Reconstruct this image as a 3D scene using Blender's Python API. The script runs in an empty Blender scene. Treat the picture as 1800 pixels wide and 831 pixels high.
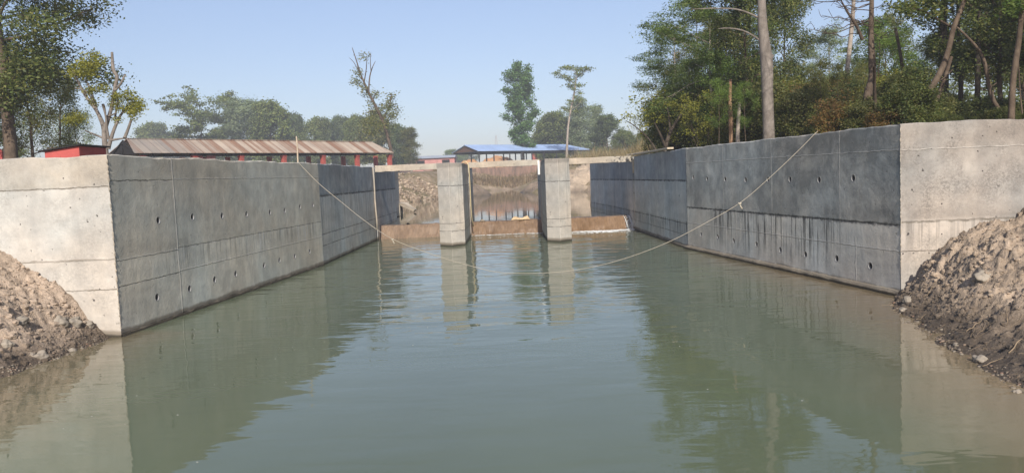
import bpy, bmesh, math, random
import numpy as np
from mathutils import Vector, Matrix, noise as mnoise

SC = bpy.context.scene
COL = SC.collection
PI = math.pi

# ------------------------------------------------------------------ camera model
F = 1360.0; CX = 900.0; CY = 415.5; ROLL = math.atan(0.042); CAMH = 2.5
PITCH = math.atan((CY - 311.0) * math.cos(ROLL) / F)

def ray(x, y):
    u = x - CX; v = -(y - CY)
    c, s = math.cos(ROLL), math.sin(ROLL)
    U = u * c + v * s; V = -u * s + v * c
    return Vector((U, F * math.cos(PITCH) + V * math.sin(PITCH), -F * math.sin(PITCH) + V * math.cos(PITCH)))
def at(x, y, Y):
    r = ray(x, y); return Vector((0, 0, CAMH)) + r * (Y / r.y)
def ground_at(x, y, z=0.0):
    r = ray(x, y); return Vector((0, 0, CAMH)) + r * ((z - CAMH) / r.z)
def on_plane(x, y, p, d):
    """hit of the view ray with the vertical plane through p along plan direction d"""
    r = ray(x, y); n = Vector((-d.y, d.x, 0)); o = Vector((0, 0, CAMH))
    return o + r * ((Vector((p[0], p[1], 0)) - Vector((0, 0, 0))).dot(n) / r.dot(n))

cam = bpy.data.cameras.new('camera'); cam.sensor_width = 36.0; cam.lens = 36.0 * F / 1800.0
cam.clip_end = 9000; cam.clip_start = 0.05
co = bpy.data.objects.new('camera', cam); COL.objects.link(co)
co.matrix_world = Matrix.Translation((0, 0, CAMH)) @ Matrix.Rotation(PI / 2 - PITCH, 4, 'X') @ Matrix.Rotation(-ROLL, 4, 'Z')
SC.camera = co

# ------------------------------------------------------------------ light
SUN_EL = math.radians(32.0); SUN_AZ = math.radians(2.5)      # behind the camera, a little to the right
w = bpy.data.worlds.new('World'); SC.world = w; w.use_nodes = True
wn = w.node_tree; bg = wn.nodes['Background']
sky = wn.nodes.new('ShaderNodeTexSky'); sky.sky_type = 'NISHITA'; sky.sun_disc = False
sky.sun_elevation = SUN_EL; sky.sun_rotation = PI - SUN_AZ
sky.air_density = 0.8; sky.dust_density = 0.6; sky.ozone_density = 4.0; sky.altitude = 0
tint = wn.nodes.new('ShaderNodeMix'); tint.data_type = 'RGBA'; tint.blend_type = 'MULTIPLY'; tint.inputs[0].default_value = 1.0
wn.links.new(sky.outputs[0], tint.inputs[6]); tint.inputs[7].default_value = (1, 1, 1, 1); wn.links.new(tint.outputs[2], bg.inputs[0])
tcw = wn.nodes.new('ShaderNodeTexCoord'); sxw = wn.nodes.new('ShaderNodeSeparateXYZ'); wn.links.new(tcw.outputs['Generated'], sxw.inputs[0])
rmw = wn.nodes.new('ShaderNodeValToRGB'); wn.links.new(sxw.outputs[2], rmw.inputs[0]); ew = rmw.color_ramp.elements      # hazy winter air: dull lilac low down
ew[0].position = 0.0; ew[0].color = (0.51, 0.415, 0.38, 1); ew[1].position = 0.30; ew[1].color = (0.97, 0.745, 0.63, 1)
e3 = ew.new(0.12); e3.color = (0.72, 0.56, 0.475, 1)
wn.links.new(rmw.outputs[0], tint.inputs[7]); bg.inputs[1].default_value = 0.125
sl = bpy.data.lights.new('sun', 'SUN'); sl.energy = 2.75; sl.angle = math.radians(0.55); sl.color = (1.0, 0.925, 0.83)
so = bpy.data.objects.new('sun', sl); COL.objects.link(so); so.location = (10, -40, 30)
sdir = Vector((math.sin(SUN_AZ) * math.cos(SUN_EL), -math.cos(SUN_AZ) * math.cos(SUN_EL), math.sin(SUN_EL)))
so.rotation_euler = (-sdir).to_track_quat('-Z', 'Y').to_euler()
SC.view_settings.view_transform = 'Standard'; SC.view_settings.look = 'None'
SC.view_settings.exposure = 1.05; SC.view_settings.gamma = 1.0; SC.view_settings.use_curve_mapping = False
SC.cycles.max_bounces = 6; SC.cycles.diffuse_bounces = 3; SC.cycles.glossy_bounces = 3
SC.cycles.transmission_bounces = 3; SC.cycles.transparent_max_bounces = 6; SC.cycles.volume_bounces = 0
SC.cycles.caustics_reflective = False; SC.cycles.caustics_refractive = False

# ------------------------------------------------------------------ object helpers
def tag(o, label=None, cat=None, group=None, kind=None):
    if label: o['label'] = label
    if cat: o['category'] = cat
    if group: o['group'] = group
    if kind: o['kind'] = kind
    return o
def empty(name, loc=(0, 0, 0), label=None, cat=None, group=None, rz=0.0):
    o = bpy.data.objects.new(name, None); COL.objects.link(o); o.location = loc; o.rotation_euler = (0, 0, rz)
    o.empty_display_size = 0.2
    return tag(o, label, cat, group)
def copy_tree(o, parent=None):
    c = o.copy(); COL.objects.link(c)
    if parent: c.parent = parent
    for ch in list(o.children): copy_tree(ch, c)
    return c

class MB:
    """collects geometry in plain lists"""
    def __init__(s): s.v = []; s.f = []
    def add(s, vs, fs):
        b = len(s.v); s.v += [tuple(p) for p in vs]; s.f += [tuple(i + b for i in f) for f in fs]
    def box(s, x0, x1, y0, y1, z0, z1, M=None):
        vs = [Vector(p) for p in ((x0,y0,z0),(x1,y0,z0),(x1,y1,z0),(x0,y1,z0),(x0,y0,z1),(x1,y0,z1),(x1,y1,z1),(x0,y1,z1))]
        if M: vs = [M @ p for p in vs]
        s.add(vs, [(0,3,2,1),(4,5,6,7),(0,1,5,4),(1,2,6,5),(2,3,7,6),(3,0,4,7)])
    def prism(s, poly, z0, z1):
        n = len(poly)
        s.add([(p[0], p[1], z0) for p in poly] + [(p[0], p[1], z1) for p in poly],
              [tuple(range(n - 1, -1, -1)), tuple(range(n, 2 * n))] + [(i, (i + 1) % n, n + (i + 1) % n, n + i) for i in range(n)])
    def bar(s, a, b, w, h):
        a = Vector(a); b = Vector(b); d = (b - a); L = d.length; q = d.to_track_quat('Y', 'Z').to_matrix().to_4x4()
        s.box(-w / 2, w / 2, 0, L, -h / 2, h / 2, Matrix.Translation(a) @ q)
    def tube(s, pts, rad, n=6, cap=True):
        pts = [Vector(p) for p in pts]; m = len(pts)
        if not hasattr(rad, '__len__'): rad = [rad] * m
        b = len(s.v); up = None
        for i, p in enumerate(pts):
            t = (pts[min(i + 1, m - 1)] - pts[max(i - 1, 0)])
            if t.length < 1e-9: t = Vector((0, 0, 1))
            t.normalize()
            if up is None:
                up = Vector((1, 0, 0)) if abs(t.x) < 0.8 else Vector((0, 1, 0))
            e1 = (up - t * up.dot(t)).normalized(); up = e1; e2 = t.cross(e1)
            for k in range(n):
                a = 2 * PI * k / n; q = p + (e1 * math.cos(a) + e2 * math.sin(a)) * rad[i]
                s.v.append((q.x, q.y, q.z))
        for i in range(m - 1):
            for k in range(n):
                k2 = (k + 1) % n
                s.f.append((b + i * n + k, b + i * n + k2, b + (i + 1) * n + k2, b + (i + 1) * n + k))
        if cap:
            s.f.append(tuple(b + k for k in range(n - 1, -1, -1))); s.f.append(tuple(b + (m - 1) * n + k for k in range(n)))
    def build(s, name, mat, parent=None, smooth=False, bevel=0.0):
        me = bpy.data.meshes.new(name); me.from_pydata(s.v, [], s.f); me.update()
        if mat: me.materials.append(mat)
        if smooth: me.polygons.foreach_set('use_smooth', [True] * len(me.polygons))
        o = bpy.data.objects.new(name, me); COL.objects.link(o)
        if parent: o.parent = parent
        if bevel:
            md = o.modifiers.new('bevel', 'BEVEL'); md.width = bevel; md.segments = 2; md.limit_method = 'ANGLE'
        return o

# ------------------------------------------------------------------ node helpers
class G:
    def __init__(s, name):
        s.m = bpy.data.materials.new(name); s.m.use_nodes = True; s.t = s.m.node_tree; s.n = s.t.nodes; s.L = s.t.links
        s.b = s.n['Principled BSDF']; s.out = s.n['Material Output']
        s.obj = s.n.new('ShaderNodeTexCoord').outputs['Object']
    def link(s, a, inp):
        if isinstance(a, bpy.types.NodeSocket): s.L.new(a, inp)
        else:
            if inp.type == 'RGBA' and len(a) == 3: a = (*a, 1)
            inp.default_value = a
    def math(s, op, a, b=0.0, c=0.0, clamp=False):
        n = s.n.new('ShaderNodeMath'); n.operation = op; n.use_clamp = clamp
        s.link(a, n.inputs[0]); s.link(b, n.inputs[1]); s.link(c, n.inputs[2]); return n.outputs[0]
    def noise(s, vec, scale, detail=4, rough=0.55, dist=0.0, col=False):
        n = s.n.new('ShaderNodeTexNoise'); s.link(vec, n.inputs['Vector']); n.inputs['Scale'].default_value = scale
        n.inputs['Detail'].default_value = detail; n.inputs['Roughness'].default_value = rough; n.inputs['Distortion'].default_value = dist
        return n.outputs['Color' if col else 'Fac']
    def voro(s, vec, scale, feat='F1', out='Distance'):
        n = s.n.new('ShaderNodeTexVoronoi'); n.feature = feat; s.link(vec, n.inputs['Vector']); n.inputs['Scale'].default_value = scale
        return n.outputs[out]
    def mr(s, v, a, b, c=0.0, d=1.0, smooth=False):
        n = s.n.new('ShaderNodeMapRange'); n.clamp = True
        if smooth: n.interpolation_type = 'SMOOTHSTEP'
        s.link(v, n.inputs[0]); n.inputs[1].default_value = a; n.inputs[2].default_value = b; n.inputs[3].default_value = c; n.inputs[4].default_value = d
        return n.outputs[0]
    def mix(s, f, a, b, mode='MIX'):
        n = s.n.new('ShaderNodeMix'); n.data_type = 'RGBA'; n.blend_type = mode
        s.link(f, n.inputs[0]); s.link(a, n.inputs[6]); s.link(b, n.inputs[7]); return n.outputs[2]
    def ramp(s, v, stops, interp='LINEAR'):
        n = s.n.new('ShaderNodeValToRGB'); s.link(v, n.inputs[0]); e = n.color_ramp.elements; n.color_ramp.interpolation = interp
        while len(e) < len(stops): e.new(0.5)
        for k, (p, c) in enumerate(stops): e[k].position = p; e[k].color = (*c, 1)
        return n.outputs[0]
    def sep(s, v):
        n = s.n.new('ShaderNodeSeparateXYZ'); s.link(v, n.inputs[0]); return n.outputs
    def comb(s, x, y, z):
        n = s.n.new('ShaderNodeCombineXYZ'); s.link(x, n.inputs[0]); s.link(y, n.inputs[1]); s.link(z, n.inputs[2]); return n.outputs[0]
    def scale(s, v, sc):
        n = s.n.new('ShaderNodeVectorMath'); n.operation = 'MULTIPLY'; s.link(v, n.inputs[0]); n.inputs[1].default_value = sc; return n.outputs[0]
    def bump(s, h, strength, dist, nrm=None):
        n = s.n.new('ShaderNodeBump'); s.link(h, n.inputs['Height']); n.inputs['Strength'].default_value = strength; n.inputs['Distance'].default_value = dist
        if nrm is not None: s.link(nrm, n.inputs['Normal'])
        return n.outputs[0]
    def island(s): return s.n.new('ShaderNodeNewGeometry').outputs['Random Per Island']
    def objrand(s): return s.n.new('ShaderNodeObjectInfo').outputs['Random']
    def done(s, col=None, rough=None, nrm=None, spec=None):
        if col is not None: s.link(col, s.b.inputs['Base Color'])
        if rough is not None: s.link(rough, s.b.inputs['Roughness'])
        if nrm is not None: s.link(nrm, s.b.inputs['Normal'])
        if spec is not None: s.b.inputs['Specular IOR Level'].default_value = spec
        return s.m

def concrete(name, base, hs=(), vs=(), up=None, streak=None, pit=0.5, wl=True, blotch=0.22, fade=None, white=0.0, grit=0.38, joint=None, patlo=0.5):
    """u = local X (metres along the wall), v = local Z. hs/vs: (pos, lo, hi, width, colour)"""
    g = G(name); P = g.obj; x, y, z = g.sep(P)
    u = g.math('ADD', x, g.math('MULTIPLY', y, 1.0))
    n1 = g.noise(P, 0.55, 7, 0.6); n2 = g.noise(P, 3.1, 6, 0.65); n3 = g.noise(P, 38, 3, 0.6)
    c = g.mix(g.mr(n1, 0.3, 0.7), tuple(k * (1 - blotch) for k in base), tuple(k * (1 + blotch) for k in base))
    c = g.mix(0.75, c, g.mix(g.mr(n2, 0.32, 0.68), (0.78, 0.78, 0.78), (1.18, 1.17, 1.15)), 'MULTIPLY')
    # vertical form-board tone
    bd = g.noise(g.comb(g.math('MULTIPLY', u, 2.6), 0.0, g.math('MULTIPLY', z, 0.25)), 1.0, 3, 0.6)
    c = g.mix(0.6, c, g.mix(g.mr(bd, 0.35, 0.65), (0.86, 0.86, 0.87), (1.12, 1.12, 1.11)), 'MULTIPLY')
    tn = g.noise(g.comb(g.math('MULTIPLY', u, 0.55), 4.0, g.math('MULTIPLY', z, 0.6)), 1.0, 3, 0.5)
    c = g.mix(0.8, c, g.mix(g.mr(tn, 0.36, 0.64), (1.05, 0.99, 0.93), (0.93, 1.0, 1.05)), 'MULTIPLY')
    gp = g.math('MULTIPLY', g.mr(g.noise(P, 1.3, 5, 0.6), 0.42, 0.62), g.mr(g.noise(P, 22, 6, 0.75, 0.5), 0.40, 0.60))
    c = g.mix(g.math('MULTIPLY', gp, grit), c, tuple(k * 0.42 for k in base))
    if up:
        h, fac, tint, wob = up
        edge = g.math('ADD', z, g.math('MULTIPLY', g.math('SUBTRACT', n2, 0.5), wob))
        m = g.mr(edge, h - 0.04, h + 0.05, smooth=True)
        if fade: m = g.math('MULTIPLY', m, g.mr(x, fade[0], fade[1], fade[2], fade[3]))
        pat = g.mr(g.noise(P, 0.9, 8, 0.72, 0.5), 0.36, 0.58, patlo, 1.0)
        c = g.mix(g.math('MULTIPLY', m, pat), c, g.mix(1.0, c, tuple(fac * k for k in tint), 'MULTIPLY'))
    if streak:
        v0, v1, dk, lt, ua, ub = streak
        win = g.math('MULTIPLY', g.mr(z, v0, v0 + (v1 - v0) * 0.7, 0.0, 1.0), g.mr(z, v1, v1 + 0.06, 1.0, 0.0))
        if ub > ua:
            win = g.math('MULTIPLY', win, g.math('MULTIPLY', g.mr(x, ua - 0.6, ua + 0.4), g.mr(x, ub - 0.4, ub + 0.6, 1.0, 0.0)))
        sv = g.comb(g.math('MULTIPLY', u, 9.0), 3.3, g.math('MULTIPLY', z, 0.30))
        st = g.noise(sv, 1.0, 6, 0.72, 0.12)
        big = g.mr(g.noise(g.comb(g.math('MULTIPLY', u, 0.8), 9.0, 0.0), 1.0, 2), 0.32, 0.52)
        c = g.mix(g.math('MULTIPLY', g.math('MULTIPLY', g.mr(st, 0.51, 0.57), win), g.math('MULTIPLY', big, dk)), c, (0.022, 0.025, 0.026))
        sv2 = g.comb(g.math('MULTIPLY', u, 9.0), 7.7, g.math('MULTIPLY', z, 0.35))
        st2 = g.noise(sv2, 1.0, 5, 0.7, 0.2)
        c = g.mix(g.math('MULTIPLY', g.math('MULTIPLY', g.mr(st2, 0.54, 0.60), g.math('MULTIPLY', win, g.mr(g.noise(g.comb(g.math('MULTIPLY', u, 0.9), 2.0, 0.0), 1.0, 2), 0.42, 0.58))), lt), c, (0.55, 0.55, 0.53))
    wob = g.math('MULTIPLY', g.math('SUBTRACT', g.noise(P, 4.5, 4), 0.5), 0.05)
    wobf = g.math('MULTIPLY', g.math('SUBTRACT', g.noise(P, 16.0, 3), 0.5), 0.03)
    brk = g.mr(g.noise(P, 2.3, 4, 0.7), 0.36, 0.55)
    hsum = None
    for orient, L in (('h', hs), ('v', vs)):
        for (p, lo, hi, wd, cc) in L:
            a, b2 = (z, u) if orient == 'h' else (u, z)
            dd = g.math('ABSOLUTE', g.math('SUBTRACT', g.math('ADD', a, g.math('ADD', wob, wobf)), p))
            m = g.mr(dd, wd * 0.4, wd * 1.3, 1.0, 0.0)
            m = g.math('MULTIPLY', m, g.math('MULTIPLY', g.math('GREATER_THAN', b2, lo), g.math('LESS_THAN', b2, hi)))
            mc = g.math('MULTIPLY', m, g.math('ADD', g.math('MULTIPLY', brk, 0.75), 0.10))
            c = g.mix(mc, c, cc)
            sgn = 1.0 if sum(cc) > 0.5 else -1.0
            t = g.math('MULTIPLY', m, sgn); hsum = t if hsum is None else g.math('ADD', hsum, t)
    if joint:   # ragged cold joint with dark weeping stain
        jw = g.math('ABSOLUTE', g.math('SUBTRACT', g.math('ADD', z, g.math('MULTIPLY', g.math('SUBTRACT', g.noise(P, 7.0, 5, 0.7), 0.5), 0.16)), joint))
        c = g.mix(g.math('MULTIPLY', g.mr(jw, 0.012, 0.05, 1.0, 0.0), g.mr(g.noise(P, 3.0, 4, 0.7), 0.40, 0.55, 0.1, 0.85)), c, (0.05, 0.05, 0.05))
    if white:   # pale laitance scabs
        wz = g.noise(P, 2.0, 8, 0.75, 0.6)
        c = g.mix(g.math('MULTIPLY', g.mr(wz, 0.60, 0.70), white), c, (0.62, 0.62, 0.6))
    pits = g.noise(P, 11.0, 2, 0.5)
    pm = g.math('MULTIPLY', g.mr(pits, 0.69, 0.75), pit)
    c = g.mix(pm, c, (0.07, 0.065, 0.06))
    if wl:
        ed = g.math('ADD', z, g.math('MULTIPLY', g.math('SUBTRACT', g.noise(g.comb(g.math('MULTIPLY', u, 1.5), 0.0, z), 1.6, 5), 0.5), 0.12))
        c = g.mix(g.mr(ed, 0.10, 0.15, 0.85, 0.0), c, (0.20, 0.17, 0.13))
        c = g.mix(g.mr(ed, 0.035, 0.075, 0.92, 0.0), c, (0.035, 0.030, 0.02))
    h = g.math('ADD', g.math('MULTIPLY', n3, 0.25), g.math('MULTIPLY', n2, 1.0))
    h = g.math('SUBTRACT', h, g.math('MULTIPLY', pm, 1.6))
    if hsum is not None: h = g.math('ADD', h, g.math('MULTIPLY', hsum, 0.7))
    return g.done(c, g.mr(n2, 0.2, 0.8, 0.75, 0.95), g.bump(h, 0.75, 0.02), 0.25)

def plain(name, c, rough=0.7, var=0.25, scale=4.0, bump=0.2, metal=0.0, bd=0.02):
    g = G(name); n = g.noise(g.obj, scale, 5, 0.65)
    col = g.mix(g.mr(n, 0.3, 0.7), tuple(k * (1 - var) for k in c), tuple(min(1, k * (1 + var)) for k in c))
    g.b.inputs['Metallic'].default_value = metal
    return g.done(col, rough, g.bump(g.noise(g.obj, scale * 6, 4), bump, bd), 0.3)

def leaf_mat(name, cols, trans=0.36, clump=0.5, cscale=0.5):
    g = G(name); r = g.island()
    k = len(cols)
    c = g.ramp(r, [(i / max(1, k - 1), cc) for i, cc in enumerate(cols)])
    n = g.noise(g.obj, cscale, 3, 0.6)
    c = g.mix(1.0, c, g.mix(g.mr(n, 0.3, 0.7), (1 - clump,) * 3, (1 + clump * 0.8, 1 + clump * 0.75, 1 + clump * 0.3)), 'MULTIPLY')
    g.link(c, g.b.inputs['Base Color']); g.b.inputs['Roughness'].default_value = 0.55; g.b.inputs['Specular IOR Level'].default_value = 0.3
    tr = g.n.new('ShaderNodeBsdfTranslucent'); g.link(g.mix(1.0, c, (1.3, 1.35, 0.6), 'MULTIPLY'), tr.inputs[0])
    mx = g.n.new('ShaderNodeMixShader'); mx.inputs[0].default_value = trans
    g.L.new(g.b.outputs[0], mx.inputs[1]); g.L.new(tr.outputs[0], mx.inputs[2]); g.L.new(mx.outputs[0], g.out.inputs[0])
    return g.m

def bark_mat(name, c1, c2, sc=6.0, band=3.0):
    g = G(name); v = g.scale(g.obj, (1, 1, 0.35)); n = g.noise(v, sc, 6, 0.7); n2 = g.noise(g.obj, band, 5, 0.7, 0.5)
    c = g.mix(g.mr(n2, 0.35, 0.62), c1, c2); c = g.mix(g.mr(n, 0.35, 0.7, 0.0, 0.55), c, tuple(k * 0.35 for k in c1))
    return g.done(c, 0.9, g.bump(n, 0.8, 0.03), 0.2)

# ------------------------------------------------------------------ materials
LT = (0.46, 0.445, 0.41); DK = (0.07, 0.068, 0.062)
M = {}
M['wood'] = plain('weathered_wood', (0.42, 0.35, 0.26), 0.8, 0.3, 5)
M['pale_wood'] = plain('pale_timber', (0.52, 0.44, 0.32), 0.8, 0.25, 4)
M['beam'] = concrete('beam_concrete', (0.42, 0.375, 0.31), wl=False, pit=0.8, blotch=0.15)
M['rope'] = plain('rope_fibre', (0.38, 0.345, 0.275), 0.9, 0.25, 30)
M['steel'] = plain('dark_steel', (0.035, 0.035, 0.04), 0.5, 0.3, 3)
M['brick_red'] = plain('red_painted_brick', (0.33, 0.075, 0.06), 0.85, 0.35, 3)
M['red_wall'] = plain('red_render', (0.42, 0.09, 0.08), 0.9, 0.2, 1.2)
M['pink_wall'] = plain('pink_render', (0.45, 0.22, 0.20), 0.9, 0.2, 0.8)
M['grey_roof'] = plain('grey_sheet', (0.34, 0.38, 0.43), 0.6, 0.15, 0.6)
M['blue_roof'] = plain('blue_sheet', (0.33, 0.45, 0.68), 0.5, 0.15, 0.3)
M['dark_in'] = plain('dark_timber_and_shade', (0.018, 0.016, 0.015), 0.9, 0.3, 3)  # near-black timber; also paints the shade inside the rusty shed's gable
M['pink_cloth'] = plain('pink_cloth', (0.80, 0.40, 0.55), 0.95, 0.15, 4)
M['cream_cloth'] = plain('cream_cloth', (0.55, 0.42, 0.26), 0.95, 0.25, 6)
M['white'] = plain('white_paint', (0.74, 0.73, 0.70), 0.6, 0.08, 6)
M['hose'] = plain('yellow_hose', (0.50, 0.42, 0.25), 0.6, 0.15, 6)
M['stone'] = plain('river_stone', (0.29, 0.255, 0.205), 0.75, 0.25, 3, 0.3)
M['pipe'] = plain('grey_pipe', (0.36, 0.36, 0.35), 0.7, 0.2, 10)
M['hole'] = plain('hole_shade_and_stone', (0.015, 0.014, 0.013), 0.95, 0.3, 10)  # near-black: painted shade inside the weep holes, and one dark stone
M['twig'] = plain('dry_twig', (0.27, 0.205, 0.135), 0.9, 0.35, 8)
M['orange_soil'] = plain('orange_soil', (0.46, 0.25, 0.12), 0.95, 0.25, 1.0, 0.5, 0, 0.3)
M['foam'] = plain('foam', (0.82, 0.84, 0.83), 0.8, 0.06, 8, 0.5)

def soil(name, dry, wet, wz=0.22, cl=1.0, zoff=0.0):
    g = G(name); P = g.obj; x, y, z = g.sep(P)
    n1 = g.noise(P, 0.9, 7, 0.65); n2 = g.noise(P, 9, 6, 0.7, 0.3); n3 = g.noise(P, 45, 4, 0.65)
    c = g.mix(g.mr(n1, 0.32, 0.68), tuple(k * 0.72 for k in dry), tuple(k * 1.22 for k in dry))
    c = g.mix(0.8, c, g.mix(g.mr(n2, 0.3, 0.7), (0.62, 0.6, 0.58), (1.3, 1.29, 1.27)), 'MULTIPLY')
    c = g.mix(0.5, c, g.mix(g.mr(n3, 0.35, 0.65), (0.7, 0.7, 0.7), (1.3, 1.3, 1.3)), 'MULTIPLY')
    e = g.math('ADD', z, g.math('MULTIPLY', g.math('SUBTRACT', n1, 0.5), 0.9))
    c = g.mix(g.mr(e, wz * 0.2, wz * 2.4, 0.9, 0.0), c, wet)
    h = g.math('ADD', g.math('MULTIPLY', n2, 1.0), g.math('MULTIPLY', n3, 0.35))
    return g.done(c, g.mr(e, 0.0, 0.5, 0.5, 0.95), g.bump(h, 1.0, 0.05 * cl), 0.25)
M['soil_l'] = soil('spoil_clay_pale', (0.46, 0.37, 0.285), (0.085, 0.066, 0.048))
M['soil_r'] = soil('spoil_clay_grey', (0.40, 0.32, 0.24), (0.062, 0.05, 0.038), 0.25)

# ------------------------------------------------------------------ terrain
POOL = [(-6.9, 44), (-6.9, 50), (-8.7, 62), (-9.4, 71), (-7.8, 80), (-4.4, 86), (-4.3, 108), (-3.2, 119.5), (0.3, 121), (1.5, 118),
        (2.4, 91), (6.9, 88), (8.8, 84), (7.4, 62), (5.2, 48), (4.7, 44)]
def xl(y):
    pts = [(13.3, -6.91), (24.07, -5.92), (38.0, -5.85), (44, -6.9), (50, -6.9)]
    return float(np.interp(y, [p[0] for p in pts], [p[1] for p in pts]))
def xr(y):
    pts = [(14.1, 7.14), (24.43, 5.57), (34, 5.33), (38.7, 5.2), (46, 4.78), (50, 5.0)]
    return float(np.interp(y, [p[0] for p in pts], [p[1] for p in pts]))
def shore_l(y): return float(np.interp(y, [3, 8, 10.6, 12.3, 13.4], [-6.6, -7.4, -7.22, -7.08, -6.98]))
def shore_r(y): return float(np.interp(y, [3, 6, 8.0, 9.5, 11.2, 12.2, 13.1, 14.2], [4.6, 4.9, 5.34, 5.62, 5.95, 6.2, 6.45, 6.95]))
def prof_l(d):
    return float(np.interp(d, [-3, -0.6, 0, 0.12, 0.69, 1.3, 1.9, 3.0, 6], [-0.8, -0.25, 0, 0.10, 0.80, 1.32, 1.70, 2.1, 2.4]))
def prof_r(d):
    return float(np.interp(d, [-3, -0.6, 0, 0.10, 0.38, 1.07, 2.4, 4, 7], [-0.8, -0.22, 0, 0.08, 0.30, 1.14, 1.42, 1.75, 2.3]))
def poly_sd(x, y, P):
    best = 1e9; ins = False; n = len(P)
    for i in range(n):
        ax, ay = P[i]; bx, by = P[(i + 1) % n]
        dx, dy = bx - ax, by - ay; t = max(0, min(1, ((x - ax) * dx + (y - ay) * dy) / (dx * dx + dy * dy)))
        best = min(best, math.hypot(x - ax - t * dx, y - ay - t * dy))
        if (ay > y) != (by > y) and x < (bx - ax) * (y - ay) / (by - ay) + ax: ins = not ins
    return -best if ins else best
def fbm(x, y, s, o=4): return mnoise.fractal(Vector((x * s, y * s, 3.7)), 1.0, 2.0, o)
def terrain(x, y):
    if y < (13.62 if x < 0 else 14.4):
        z = -0.8
        z = max(z, prof_l((shore_l(max(y, 3)) - x) / (1 + .16 * max(0, 13.2 - y))) - 0.5 if x < -4 else z)
        z = max(z, prof_r((x - shore_r(max(y, 3))) / (1 + .26 * max(0, 14.0 - y))) - 0.5 if x > 3 else z)
        if abs(x) > 12: z += (min(abs(x), 18) - 12) * 0.15
        z = max(z, float(np.interp(y, [-6, 0.8, 3.4, 5.2], [1.2, 0.85, -0.1, -0.9])))
        return z + 0.03 * fbm(x, y, 0.8)
    if y < 46:
        if xl(y) - 0.25 < x < xr(y) + 0.25: return -0.8 if y < 34.9 else -0.3
        return 2.82 + 0.08 * fbm(x, y, 0.5)
    d = poly_sd(x, y, POOL)
    if y < 49 and (x < xl(y) - 0.25 or x > xr(y) + 0.25): return 2.82 + 0.08 * fbm(x, y, 0.5)
    if d < 0: return max(-0.6, 0.52 + d * 0.5)
    cap = float(np.interp(y, [46, 90, 125, 400], [2.9, 3.3, 4.0, 4.6])) + 0.12 * fbm(x, y, 0.15)
    if y > 112 and abs(x) < 14:
        return min(cap, float(np.interp(d, [0, 1.5, 4.5, 5.5, 9], [0.52, 1.0, 2.2, 2.4, 4.0])) + 0.08 * fbm(x, y, 1.2))
    return min(cap, 0.50 + d * 0.62 + 0.25 * fbm(x, y, 0.5) * min(1, d))

def axis(parts):
    a = []
    for (s, e, st) in parts:
        n = max(1, round((e - s) / st)); a += [s + (e - s) * i / n for i in range(n)]
    a.append(parts[-1][1]); return a
XS = axis([(-4500, -600, 650), (-600, -120, 60), (-120, -30, 5), (-30, -10, 0.8), (-10, 10, 0.22), (10, 30, 0.8), (30, 120, 5), (120, 600, 60), (600, 4500, 650)])
YS = axis([(-900, -60, 120), (-60, -6, 6), (-6, 13, 0.6), (13, 15, 0.1), (15, 50, 0.4), (50, 92, 0.7), (92, 116, 1.2), (116, 132, 0.4), (132, 260, 6), (260, 800, 45), (800, 6500, 570)])
nx, ny = len(XS), len(YS)
tv = [(x, y, terrain(x, y)) for y in YS for x in XS]
tf = [(j * nx + i, j * nx + i + 1, (j + 1) * nx + i + 1, (j + 1) * nx + i) for j in range(ny - 1) for i in range(nx - 1)]
mb = MB(); mb.v = tv; mb.f = tf
g = G('bank_earth'); P = g.obj; x_, y_, z_ = g.sep(P)
n1 = g.noise(P, 0.25, 6, 0.65); n2 = g.noise(P, 2.5, 6, 0.7); n3 = g.noise(P, 14, 4, 0.7)
earth = g.mix(g.mr(n2, 0.3, 0.7), (0.25, 0.19, 0.135), (0.44, 0.34, 0.245))
grass = g.mix(g.mr(n2, 0.3, 0.7), (0.12, 0.105, 0.05), (0.26, 0.21, 0.115))
c = g.mix(g.mr(n1, 0.42, 0.56), earth, grass)
e = g.math('ADD', z_, g.math('MULTIPLY', g.math('SUBTRACT', n2, 0.5), 0.8))
c = g.mix(g.mr(e, 0.35, 0.9, 0.6, 0.0), c, (0.14, 0.11, 0.075))
M['earth'] = g.done(c, 0.95, g.bump(g.math('ADD', n2, g.math('MULTIPLY', n3, 0.3)), 1.0, 0.15), 0.2)
tag(mb.build('ground', M['earth'], smooth=True), kind='structure')

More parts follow.
